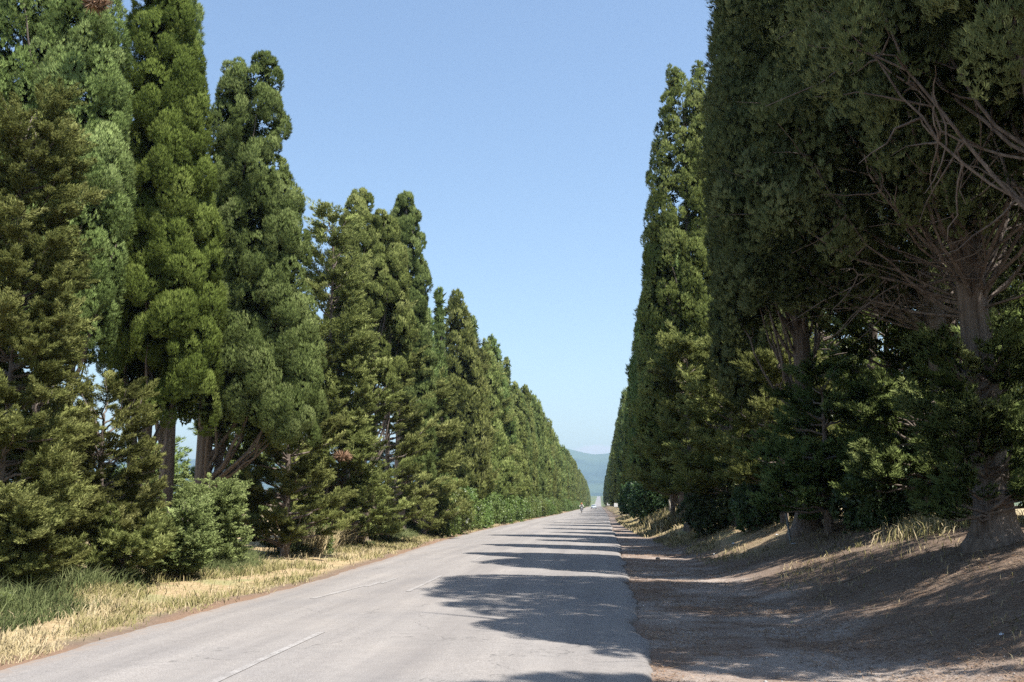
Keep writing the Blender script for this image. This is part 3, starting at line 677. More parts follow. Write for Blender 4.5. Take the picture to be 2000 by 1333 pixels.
# ------------------------------------------------------------------ right side
GR = 'cypresses of the right row'
def mkr(u0, Y, X, cols, H, **kw):
    b = gpos(X, Y); cc = [col_px(b, *c) for c in cols]
    return cypress('cypress', b, cc, H, **kw)
# nearest trunk, partly out of the frame; outlying crown columns added to cast shade
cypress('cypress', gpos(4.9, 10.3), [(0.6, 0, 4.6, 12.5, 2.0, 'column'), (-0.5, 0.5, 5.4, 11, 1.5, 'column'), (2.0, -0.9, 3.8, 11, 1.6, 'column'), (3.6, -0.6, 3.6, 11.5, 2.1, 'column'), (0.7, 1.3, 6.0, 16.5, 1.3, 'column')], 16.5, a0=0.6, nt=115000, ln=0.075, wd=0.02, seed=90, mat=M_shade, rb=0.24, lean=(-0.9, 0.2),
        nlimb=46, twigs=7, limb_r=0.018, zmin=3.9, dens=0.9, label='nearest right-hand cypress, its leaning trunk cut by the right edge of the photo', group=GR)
cypress('cypress', gpos(6.0, 16.0), [(-0.4, -1.9, 4.9, 18, 2.2, 'column'), (1.0, -2.6, 5.0, 14, 1.8, 'column'), (-0.2, 0.3, 4.6, 18.5, 2.6, 'column'), (-1.8, 0.5, 4.3, 15, 1.9, 'column'), (-2.5, 1.0, 4.0, 9, 1.3, 'column'), (0.8, 1.2, 5.0, 16, 1.8, 'column')], 19, a0=0.62, nt=120000, ln=0.085, wd=0.022, seed=91, mat=M_shade, rb=0.27, lean=(-0.6, 0.3), stems=1,  # crown columns towards the camera added to shade the road and path
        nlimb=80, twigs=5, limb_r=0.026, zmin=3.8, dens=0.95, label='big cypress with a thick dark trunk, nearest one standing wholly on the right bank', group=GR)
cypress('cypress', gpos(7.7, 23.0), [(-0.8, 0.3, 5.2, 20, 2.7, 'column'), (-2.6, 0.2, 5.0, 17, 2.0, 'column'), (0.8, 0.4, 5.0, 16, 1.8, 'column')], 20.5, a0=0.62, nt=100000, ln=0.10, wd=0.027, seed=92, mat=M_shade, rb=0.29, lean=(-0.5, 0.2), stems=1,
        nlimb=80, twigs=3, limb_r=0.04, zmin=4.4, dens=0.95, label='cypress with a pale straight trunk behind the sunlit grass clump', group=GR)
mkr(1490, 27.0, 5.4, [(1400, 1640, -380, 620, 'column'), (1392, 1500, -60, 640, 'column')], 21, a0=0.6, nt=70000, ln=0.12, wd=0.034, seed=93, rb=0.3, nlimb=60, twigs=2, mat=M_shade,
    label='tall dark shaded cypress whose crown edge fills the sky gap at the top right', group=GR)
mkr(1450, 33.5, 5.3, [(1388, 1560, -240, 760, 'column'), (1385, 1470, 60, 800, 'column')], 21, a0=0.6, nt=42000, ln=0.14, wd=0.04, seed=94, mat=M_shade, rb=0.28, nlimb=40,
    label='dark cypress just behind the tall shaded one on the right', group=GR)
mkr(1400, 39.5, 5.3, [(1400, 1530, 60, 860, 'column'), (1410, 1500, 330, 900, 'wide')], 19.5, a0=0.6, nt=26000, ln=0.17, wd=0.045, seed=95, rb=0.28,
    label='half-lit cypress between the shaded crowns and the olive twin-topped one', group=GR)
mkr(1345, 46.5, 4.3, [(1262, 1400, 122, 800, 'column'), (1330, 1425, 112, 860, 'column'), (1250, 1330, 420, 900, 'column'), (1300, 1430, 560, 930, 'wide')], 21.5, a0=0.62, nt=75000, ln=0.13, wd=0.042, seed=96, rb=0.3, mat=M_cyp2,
    label='sunlit olive twin-topped cypress beside the open sky on the right', group=GR)
# trees behind the camera, whose shade falls on the foreground
for k, (x, y, h) in enumerate([(6.4, 4.2, 16.3), (6.2, -2.5, 15)]):
    cypress('cypress', gpos(x, y), [(0, 0, 4, h, 2.2, 'column')], h + .5, a0=0.65, nt=9000, ln=0.2, wd=0.06, seed=97 + k, label='cypress right of the camera whose shade dapples the near gravel', group='shade trees beside the camera')
usedr = {}
rmid = mid; Y = 53.0; i = 0
while Y < 800:
    x = 4.55 + rg.uniform(-0.2, 0.3) + (float(eR(Y)) - 0.9) * 0.8; h = [1.05, 1.2, 1.34][i] if i < 3 else rg.choice([rg.uniform(1.0, 1.15), rg.uniform(1.22, 1.36)])
    P = mid[(i * 3 + 1) % 4] if Y < 135 else far[i % 3]
    lb = ['cypress directly behind the sunlit olive twin-topped one', 'second cypress behind the olive twin-topped one, dark against the sky', 'third cypress behind the olive twin-topped one'][i] if i < 3 else \
        ('cypress halfway down the right row, its crown merging with its neighbours' if Y < 135 else 'small far cypress in the right row near the vanishing point')
    dup(P, used, gpos(x, Y), rg.uniform(0, 6.28), (1.08, 1.08, h), lb, GR if i < 3 else 'cypresses halfway down the right row' if Y < 135 else 'far cypresses of the right row')
    i += 1; Y += rg.uniform(7.0, 11.5) if Y < 300 else 11.0
# right feathery undergrowth
GU = 'feathery cypresses under the right row'
def sjr(X, Y, H, Rm, seed, label, **kw):
    return spreading('spreading_cypress', gpos(X, Y), H, Rm, seed=seed, label=label, group=GU, **kw)
sjr(5.8, 15.7, 2.9, 0.8, 101, 'dark feathery growth hugging the thick trunk at the bank edge', nb=70, npl=8, bpp=80, rb=0.03, z0=0.4, pl=0.38, ln=0.08, wd=0.024, conical=0.2, mat=M_cyp)
sjr(8.5, 19.5, 3.6, 1.5, 102, 'shaded feathery cypress right of the thick trunk', nb=60, npl=10, bpp=80, z0=0.6, pl=0.45, ln=0.10, wd=0.03, conical=0.4, mat=M_cyp)
sjr(7.0, 22.3, 2.6, 1.4, 103, 'drooping dark feathery cypress in front of the pale straight trunk', nb=55, npl=10, bpp=80, z0=0.6, pl=0.45, ln=0.10, wd=0.032, conical=0.3, mat=M_cyp, upturn=-0.2)
sjr(5.5, 25.0, 3.6, 1.5, 104, 'dark drooping feathery cypress behind the leaning metal post', nb=60, npl=10, bpp=75, z0=0.5, pl=0.5, ln=0.12, wd=0.036, conical=0.4, mat=M_cyp, upturn=-0.1)
sjr(7.4, 26.0, 6.0, 1.8, 105, 'open feathery cypress among the right trunks with sky specks above it', nb=60, npl=10, bpp=60, z0=0.5, pl=0.6, ln=0.14, wd=0.042, conical=0.5, mat=M_cyp)
sjr(5.6, 31.5, 5.0, 1.6, 106, 'spreading cypress left of the drooping one on the right bank', nb=60, npl=10, bpp=70, z0=0.8, pl=0.55, ln=0.13, wd=0.042, conical=0.5)
sjr(4.9, 37.5, 6.5, 1.7, 107, 'half-lit spreading cypress with tiered sprays under the shaded crowns', nb=75, npl=10, bpp=70, z0=1.2, pl=0.6, ln=0.15, wd=0.046, conical=0.45)
sjr(3.9, 44.0, 8.2, 1.5, 108, 'sunlit tiered cypress sprays below the olive twin-topped crown', nb=75, npl=10, bpp=65, z0=1.5, pl=0.7, ln=0.17, wd=0.052, conical=0.45)
sjr(3.9, 55.0, 7.5, 1.6, 109, 'sunlit spreading cypress leaning toward the gravel beyond the twin-topped one', nb=65, npl=10, bpp=55, z0=1.2, pl=0.8, ln=0.2, wd=0.062, conical=0.5)
# dark shrubs
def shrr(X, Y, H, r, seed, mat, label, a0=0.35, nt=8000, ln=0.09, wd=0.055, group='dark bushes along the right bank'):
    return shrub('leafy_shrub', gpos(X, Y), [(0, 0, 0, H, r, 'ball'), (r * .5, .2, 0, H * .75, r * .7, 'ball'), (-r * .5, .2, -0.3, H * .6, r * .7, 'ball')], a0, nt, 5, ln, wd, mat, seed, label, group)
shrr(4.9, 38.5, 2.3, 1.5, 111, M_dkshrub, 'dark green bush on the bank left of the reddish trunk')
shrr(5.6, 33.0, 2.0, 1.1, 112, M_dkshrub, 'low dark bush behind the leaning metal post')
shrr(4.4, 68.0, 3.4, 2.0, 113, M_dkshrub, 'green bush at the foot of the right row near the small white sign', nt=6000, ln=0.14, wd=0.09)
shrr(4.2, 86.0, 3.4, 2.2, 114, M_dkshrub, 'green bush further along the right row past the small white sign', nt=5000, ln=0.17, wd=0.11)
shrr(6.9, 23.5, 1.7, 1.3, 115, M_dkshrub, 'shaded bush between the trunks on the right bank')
# slim bare trunks among the undergrowth
def bare_trunk(X, Y, H, rb, seed, label):
    rng = np.random.default_rng(seed); acc = Acc()
    zs = np.linspace(-0.3, H, 14); ln_ = rng.normal(0, 0.04, 2)
    acc.add(*tube(np.array([[ln_[0] * z, ln_[1] * z, z] for z in zs]), np.linspace(rb * 1.2, rb * 0.6, 14), 12, 0.25, seed))
    for k in range(16):
        z = rng.uniform(H * 0.25, H); th = rng.uniform(0, 6.28); r = rng.uniform(0.5, 1.5); p0 = np.array([ln_[0] * z, ln_[1] * z, z])
        p1 = p0 + np.array([math.cos(th) * r, math.sin(th) * r, rng.uniform(-0.3, 0.6)])
        acc.add(*tube(curve(p0, p1, (p0 + p1) / 2 + UP * rng.uniform(-.2, .2), 7, rng, 0.03), np.linspace(0.03, 0.005, 7), 5))
    V, F = acc.done(); o = np_mesh('bare_trunk', V, F, M_bark, smooth=True, loc=gpos(X, Y)); tag(o, label, 'tree trunk', 'bare trunks inside the right row')
bare_trunk(6.0, 37.0, 6, 0.17, 1, 'reddish bare trunk behind the leaning metal post')
bare_trunk(5.9, 42.0, 6, 0.2, 2, 'greyish bare trunk just left of the reddish one')
bare_trunk(7.6, 30.0, 7, 0.17, 3, 'dark bare trunk left of the pale straight trunk, among sky specks')
bare_trunk(8.6, 24.5, 7, 0.2, 4, 'dark bare trunk behind the pale straight trunk')
# second line of trees to the right, seen in the gaps
bgp = [spreading('spreading_cypress', (0, 0, 0), 8.0, 2.4, seed=120 + i, nb=80, npl=11, bpp=50, z0=0.4, pl=0.8, ln=0.2, wd=0.065, conical=0.4, mat=[M_hedge, M_jun][i % 2], label='x') for i in range(2)]
for k, (x, y, s) in enumerate([(11.5, 16.5, 1.0), (12.5, 21.5, 1.15), (10.6, 27.5, 1.05), (13.0, 31, 1.0), (10.2, 36, 1.2), (9.6, 43, 1.2), (9.3, 51, 1.3), (14.5, 26, .9), (9.2, 60, 1.3), (9.2, 70, 1.3)]):
    dup(bgp[k % 2], used, gpos(x, y), rg.uniform(0, 6.28), (s, s, s), 'sunlit green tree glimpsed between the trunks behind the right row', 'trees behind the right row')

# ------------------------------------------------------------------ grass
def grass(name, pts, hts, mat, wd, lean, tint, seed, label, K=1, curveup=0.0, loc=None):
    rng = np.random.default_rng(seed); n = len(pts)
    th = rng.uniform(0, 6.28, n); s = np.stack([np.cos(th), np.sin(th), np.zeros(n)], -1)
    b = np.array(pts); h = hts[:, None]
    ld = rng.normal(0, 1, (n, 3)) * np.array([1, 1, 0]) * lean + np.array([0.10, 0.05, 0])
    mid_ = b + UP * h * 0.6 + ld * h * 0.35; tip = b + UP * h * (1 - 0.25 * np.linalg.norm(ld, axis=1, keepdims=True)) + ld * h
    V = np.stack([b - s * wd / 2, b + s * wd / 2, mid_ + s * wd * 0.4, tip, mid_ - s * wd * 0.4], 1)
    F = (np.array([[0, 1, 2], [0, 2, 4], [4, 2, 3]])[None] + (np.arange(n) * 5)[:, None, None]).reshape(-1, 3)
    o = np_mesh(name, V.reshape(-1, 3), F, mat, {'tint': np.repeat(np.clip(tint, 0, 1), 5), 'nrm': np.tile(UP, (n * 5, 1))})
    tag(o, label, 'grass', kind='stuff'); return o
def scatter(rng, n, ymin, ymax, p, side):
    y = ymin * (ymax / ymin) ** (rng.random(n) ** p)
    return y
rng = np.random.default_rng(200)
# left verge, dry
n = 190000; y = 7.5 * (110 / 7.5) ** (rng.random(n) ** 1.0)
off = rng.uniform(0.10, 3.2, n) ** 1.0
x = eL(y) - off
dn = fbm(x * 1.4, y * 0.7, 4, 50); keep = rng.random(n) < np.clip((dn - 0.38) * 4.5, 0.05, 1) * sstep(0.0, 0.6, off + (fbm(x * 0, y * 0.8, 3, 52) - 0.5) * 0.8)
x, y, off, dn = x[keep], y[keep], off[keep], dn[keep]; m = len(x)
z = gz(x, y); gn = fbm(x * 0.55, y * 0.28, 4, 55); isg = rng.random(m) < sstep(0.46, 0.62, gn + 0.035 * off) * 0.8
tint = np.where(isg, rng.uniform(-0.1, 0.05, m), rng.uniform(0.30, 0.95, m))
h = (0.03 + 0.2 * rng.random(m) ** 2.2) * (0.6 + 0.9 * dn) * np.interp(off, [0.2, 1.0, 3], [0.6, 1.0, 1.25])
grass('dry_grass', np.stack([x, y, z - 0.01], -1), h, M_straw, (0.005 + 0.0005 * y)[:, None], 0.6, tint, 201, 'pale straw and green grass on the left verge beside the asphalt')
# left tall green grass at the tree feet
n = 52000; y = 11.5 * (48 / 11.5) ** rng.random(n)
inner = np.interp(y, [11, 14.5, 19, 25, 32, 45], [1.25, 1.35, 1.75, 1.9, 1.75, 1.3])
off = inner + np.abs(rng.normal(0, 0.65, n)); x = eL(y) - off
cl = fbm(x * 0.8, y * 0.45, 3, 60); keep = rng.random(n) < np.clip((cl - 0.42) * 5, 0, 1)
x, y, off, cl, inner = x[keep], y[keep], off[keep], cl[keep], inner[keep]; m = len(x)
h = np.clip(0.14 + (off - inner) * 0.4, 0.12, 0.45) * rng.uniform(0.6, 1.2, m) * (0.6 + cl * 0.8)
grass('tall_grass', np.stack([x, y, gz(x, y)], -1), h, M_weed, (0.006 + 0.0005 * y)[:, None], 0.5, np.where(rng.random(m) < 0.25, 0.0, np.clip(cl * 1.1 - 0.1 + rng.normal(0, 0.22, m), 0.08, 1)), 202, 'tall wispy blue-green grass under the left trees')
# dry stalks
n = 2600; y = rng.uniform(28.5, 36, n); x = eL(y) - 1.9 - np.abs(rng.normal(0, 0.5, n))
grass('dry_stalks', np.stack([x, y, gz(x, y)], -1), rng.uniform(0.4, 1.0, n), M_straw, 0.02, 0.4, rng.uniform(0.2, 0.8, n), 203, 'tall dry stalks below the spreading cypresses on the left')
# right verge grasses
n = 120000; y = 8 * (120 / 8) ** (rng.random(n) ** 0.85)
pw_ = np.interp(y, [8, 14, 24, 40, 60, 90], [3.6, 3.3, 2.7, 2.1, 1.4, 1.0])
off = pw_ + rng.uniform(-0.3, 5.0, n); x = eR(y) + off
cl = fbm(x * 0.9, y * 0.35, 4, 70)
dens = np.interp(y, [8, 16, 24, 30, 50], [0.05, 0.07, 0.22, 0.6, 0.9]) * np.interp(off - pw_, [0, 0.4, 2.6, 4.5], [0.5, 1, 0.7, 0.3])
keep = rng.random(n) < dens * np.clip((cl - 0.40) * 5, 0, 1)
x, y, off, cl = x[keep], y[keep], off[keep], cl[keep]; m = len(x)
isg = rng.random(m) < np.interp(y, [10, 30, 60], [0.35, 0.3, 0.25])
tint = np.where(isg, rng.uniform(-0.1, 0.05, m), rng.uniform(0.2, 0.85, m))
h = rng.uniform(0.05, 0.20, m) * np.interp(y, [8, 30, 60], [0.7, 1.0, 1.5])
grass('dry_grass', np.stack([x, y, gz(x, y) - 0.01], -1), h, M_straw, (0.006 + 0.0005 * y)[:, None], 0.6, tint, 204, 'thin dry grass on the shaded bank right of the gravel')
# sunlit clump by the thick trunk
n = 4200; x = rng.normal(6.9, 0.5, n); y = rng.normal(20.6, 0.6, n) + (x - 6.9) * 0.4
tint = np.where(rng.random(n) < 0.5, rng.uniform(-0.1, 0.05, n), rng.uniform(0.3, 0.9, n))
grass('tall_grass', np.stack([x, y, gz(x, y) - 0.01], -1), rng.uniform(0.10, 0.42, n), M_straw, 0.016, 0.4, tint, 205, 'sunlit yellow-green grass clump left of the thick trunk on the bank')
n = 7000; y = rng.uniform(52, 75, n); x = eR(y) + rng.uniform(2.0, 4.2, n)
grass('tall_grass', np.stack([x, y, gz(x, y)], -1), rng.uniform(0.2, 0.8, n), M_straw, 0.045, 0.3, np.where(rng.random(n) < .45, 0.0, rng.uniform(0.3, 1, n)), 206, 'bright tall grass around the pale leaning post')

# needles, twigs, stones on the gravel
n = 90000; y = 6.5 * (40 / 6.5) ** rng.random(n); x = eR(y) + rng.uniform(0.0, 7.5, n) ** 1.0
cl = fbm(x * 1.1, y * 0.6, 4, 80); keep = rng.random(n) < np.clip((cl - 0.42) * 5, 0.05, 1); x, y = x[keep], y[keep]; m = len(x)
th = rng.uniform(0, 3.14, m); L_ = (rng.uniform(0.02, 0.10, m) * np.where(rng.random(m) < 0.02, 3.0, 1))[:, None]; W_ = (0.0025 + 0.0003 * y)[:, None]
d = np.stack([np.cos(th), np.sin(th) , rng.normal(0, 0.08, m)], -1); s = np.stack([-np.sin(th), np.cos(th), np.zeros(m)], -1)
b = np.stack([x, y, gz(x, y) + 0.012], -1)
V = np.stack([b - s * W_, b + s * W_, b + d * L_ + UP * 0.004], 1).reshape(-1, 3)
M_needle = leaf_mat('needle_litter', (0.10, 0.06, 0.04), (0.30, 0.18, 0.11), (0.50, 0.38, 0.25), (0.05, 0.035, 0.03), 0.0, 0.8, 0.0)
o = np_mesh('needle_litter', V, np.arange(m * 3).reshape(-1, 3), M_needle, {'tint': np.repeat(rng.random(m), 3), 'nrm': np.tile(UP, (m * 3, 1))}); tag(o, 'red-brown needles and bark bits strewn over the gravel and bank', 'litter', kind='stuff')
# pebbles
n = 2600; y = 6.5 * (30 / 6.5) ** rng.random(n); x = eR(y) + 0.05 + rng.uniform(0, 3.4, n)
rr = rng.uniform(0.004, 0.013, n) * np.where(rng.random(n) < 0.02, 1.8, 1)
octv = np.array([[1, 0, 0], [0, 1, 0], [-1, 0, 0], [0, -1, 0], [0, 0, 1], [0, 0, -1]]); octf = np.array([[0, 1, 4], [1, 2, 4], [2, 3, 4], [3, 0, 4], [1, 0, 5], [2, 1, 5], [3, 2, 5], [0, 3, 5]])
V = (octv[None] * rng.uniform(0.6, 1.3, (n, 6, 1)) * np.array([1, 1, 0.55])) * rr[:, None, None] + np.stack([x, y, gz(x, y) + rr * 0.2], -1)[:, None]
F = (octf[None] + np.arange(n)[:, None, None] * 6).reshape(-1, 3)
M_stone = leaf_mat('pebble_stone', (0.12, 0.11, 0.10), (0.28, 0.26, 0.24), (0.55, 0.53, 0.50), (0.07, 0.065, 0.06), 0.0, 0.9, 0.0)
o = np_mesh('pebbles', V.reshape(-1, 3), F, M_stone, {'tint': np.repeat(rng.random(n), 6), 'nrm': np.tile(unit(octv + UP * 0.3), (n, 1))}); tag(o, 'grey pebbles and grit loose on the gravel strip', 'gravel', kind='stuff')

# ------------------------------------------------------------------ small things
import bmesh
def bm_obj(name, bm, mat, parent=None, loc=(0, 0, 0), smooth=False):
    me = bpy.data.meshes.new(name); bm.to_mesh(me); bm.free(); me.materials.append(mat)
    if smooth: me.polygons.foreach_set('use_smooth', [True] * len(me.polygons))
    o = bpy.data.objects.new(name, me); C.collection.objects.link(o); o.location = loc
    if parent: o.parent = parent
    return o
def bx(bm, c, s, rot=None, bevel=0.0):
    m = Matrix.Translation(c) @ (rot.to_matrix().to_4x4() if rot else Matrix()) @ Matrix.Diagonal((*s, 1))
    r = bmesh.ops.create_cube(bm, size=1, matrix=m)
    if bevel: bmesh.ops.bevel(bm, geom=list({e for v in r['verts'] for e in v.link_edges}), offset=bevel, segments=2, affect='EDGES')
def tb(bm, P, r, n=8):
    V, F = tube(np.array(P, float), r, n)
    vs = [bm.verts.new(v) for v in V]
    for f in F: bm.faces.new([vs[k] for k in f])
    bm.faces.new(vs[:n][::-1]); bm.faces.new(vs[-n:])
M_metal = plain('weathered_metal', (0.20, 0.24, 0.27), 0.5, 0.4)
M_white = plain('white_sign_face', (0.72, 0.72, 0.70), 0.5)
M_wood = plain('pale_weathered_wood', (0.55, 0.50, 0.42), 0.85, 0, 0.4)
M_paper = plain('crumpled_paper', (0.78, 0.82, 0.85), 0.7, 0, 0.08)
# depths solved so that the pixel ray meets the bank
def hit(u, v):
    lo = 7.0
    for Y in np.arange(7, 80, 0.05):
        p = at(u, v, float(Y))
        if p.z < float(gz(p.x, Y)): return float(Y)
    return 30.0
# leaning metal post with a pale plate
_Y = hit(1546, 1060); b = gpos(at(1546, 1060, _Y).x, _Y); root = empty('leaning_sign_post', b); tag(root, 'leaning blue-grey metal post with a small plate, half hidden on the right bank', 'sign post')
bm = bmesh.new(); tb(bm, [(0, 0, -0.2), (-0.09, 0, 0.6), (-0.2, 0, 1.35)], [0.03, 0.028, 0.028]); bm_obj('post', bm, M_metal, root)
bm = bmesh.new(); bx(bm, (-0.21, -0.04, 1.30), (0.16, 0.012, 0.12), Euler((0, 0.14, 0)), 0.004); bm_obj('sign_plate', bm, M_metal, root)
# small white signs
for k, (x, y, zt, wd_, lb) in enumerate([(3.05, 112, 2.5, 0.55, 'small square white sign on a thin post, nearest of the three along the right row'), (3.35, 215, 2.3, 0.8, 'small white sign further along the right row, middle of the three'),
                                        (3.5, 430, 2.6, 1.2, 'farthest small white sign on the right near the vanishing point')]):
    b = gpos(x, y); root = empty('roadside_sign', b); tag(root, lb, 'sign', 'small white signs on the right')
    h = zt - 0.9
    bm = bmesh.new(); tb(bm, [(0, 0.04, -0.2), (0, 0.04, h)], 0.04); bm_obj('post', bm, M_metal, root)
    bm = bmesh.new(); bx(bm, (0, 0, h - wd_ * 0.3), (wd_, 0.02, wd_), None, 0.008); bm_obj('sign_plate', bm, M_white, root)
# pale leaning wooden post
b = gpos(4.05, 57.5); root = empty('wooden_post', b); tag(root, 'pale leaning wooden post in bright grass at the foot of the right row', 'post')
bm = bmesh.new(); tb(bm, [(0, 0, -0.2), (-0.06, 0, 0.4), (-0.16, 0, 1.1)], [0.055, 0.05, 0.045], 8); bm_obj('shaft', bm, M_wood, root)
bm = bmesh.new(); bx(bm, (-0.165, 0, 1.14), (0.10, 0.10, 0.05), Euler((0, -0.1, 0)), 0.008); bm_obj('cap', bm, M_wood, root)
# delineator on the left
b = gpos(-7.35, 330); root = empty('marker_post', b); tag(root, 'thin white marker post on the far left road edge', 'post')
bm = bmesh.new(); tb(bm, [(0, 0, -0.2), (0, 0, 1.3)], 0.12, 6); bm_obj('shaft', bm, M_white, root)
bm = bmesh.new(); tb(bm, [(0, 0, 1.302), (0, 0, 1.5)], 0.125, 6); bm_obj('reflector_band', bm, M_metal, root)
# paper scraps
def scrap(u, v, Y, s, seed, name, mat, label, sq=0.6):
    rng = np.random.default_rng(seed); p = at(u, v, Y)
    z = float(gz(p.x, Y)); n = 7
    g_ = np.stack(np.meshgrid(np.linspace(-1, 1, n), np.linspace(-1, 1, n)), -1).reshape(-1, 2)
    zz = rng.uniform(0, 0.7, n * n) * (1 - 0.6 * np.max(np.abs(g_), 1))
    V = np.stack([g_[:, 0] * s * rng.uniform(.7, 1.1, n * n), g_[:, 1] * s * sq * rng.uniform(.7, 1.1, n * n), zz * s], -1)
    i = (np.arange(n - 1)[:, None] * n + np.arange(n - 1)[None]).ravel()
    o = np_mesh(name, V, np.stack([i, i + 1, i + 1 + n, i + n], -1), mat, loc=(p.x, Y, z + 0.02)); tag(o, label, 'litter'); o.rotation_euler = (0, 0, seed); return o
M_yel = plain('yellow_leaf', (0.55, 0.55, 0.12), 0.7)
for (u, v, s, nm, mt, lb) in [(1433, 1064, 0.085, 'paper_scrap', M_paper, 'crumpled white paper at the foot of the right bank, largest scrap'), (1517, 1047, 0.06, 'paper_scrap', M_paper, 'small white paper scrap left of the leaning post on the bank'),
                              (1550, 1065, 0.06, 'paper_scrap', M_paper, 'white paper scrap at the base of the leaning metal post'), (1395, 1084, 0.03, 'paper_scrap', M_paper, 'tiny white scrap at the edge of the gravel'),
                              (1956, 1246, 0.05, 'paper_scrap', M_paper, 'thin white scrap on the bank near the right edge of the photo'), (1547, 1219, 0.022, 'fallen_leaf', M_yel, 'yellow-green fallen leaf on the gravel')]:
    scrap(u, v, hit(u, v), s, int(u) % 17, nm, mt, lb, 0.35 if u > 1900 else 0.6)
Ys = hit(1285, 1093); p = at(1285, 1093, Ys)
bm = bmesh.new(); bmesh.ops.create_icosphere(bm, subdivisions=3, radius=0.075)
for v in bm.verts: v.co = v.co * (0.8 + 0.35 * float(fbm(np.array([v.co.x * 14 + 9]), np.array([v.co.y * 14 + v.co.z * 9 + 9]), 3, 4)[0])); v.co.z *= 0.6
o = bm_obj('stone', bm, plain('grey_stone', (0.2, 0.18, 0.17), 0.9), None, (p.x, Ys, float(gz(p.x, Ys)) + 0.03), True); tag(o, 'dark rounded stone lying on the gravel by the road edge', 'stone')
# fallen sticks on the bank
for k, (x, y, L0, lb) in enumerate([(4.3, 11.2, 0.9, 'long dry stick on the bank in the lower right'), (3.4, 14.4, 0.7, 'thin dry stick across the edge of the gravel'), (4.0, 17.5, 1.1, 'pale fallen branch where the gravel meets the bank'), (5.0, 12.8, 0.8, 'crooked dry twig higher on the near bank')]):
    rng = np.random.default_rng(300 + k); th = rng.uniform(-0.5, 0.5)
    xs_ = x + np.linspace(0, L0, 8) * math.cos(th); ys_ = y + np.linspace(0, L0, 8) * math.sin(th) + np.cumsum(rng.normal(0, 0.02, 8))
    P = np.stack([xs_, ys_, gz(xs_, ys_) + 0.02], -1); V, F = tube(P - P[0], np.linspace(0.012, 0.004, 8), 5)
    o = np_mesh('dry_stick', V, F, M_twig, loc=tuple(P[0])); tag(o, lb, 'stick')

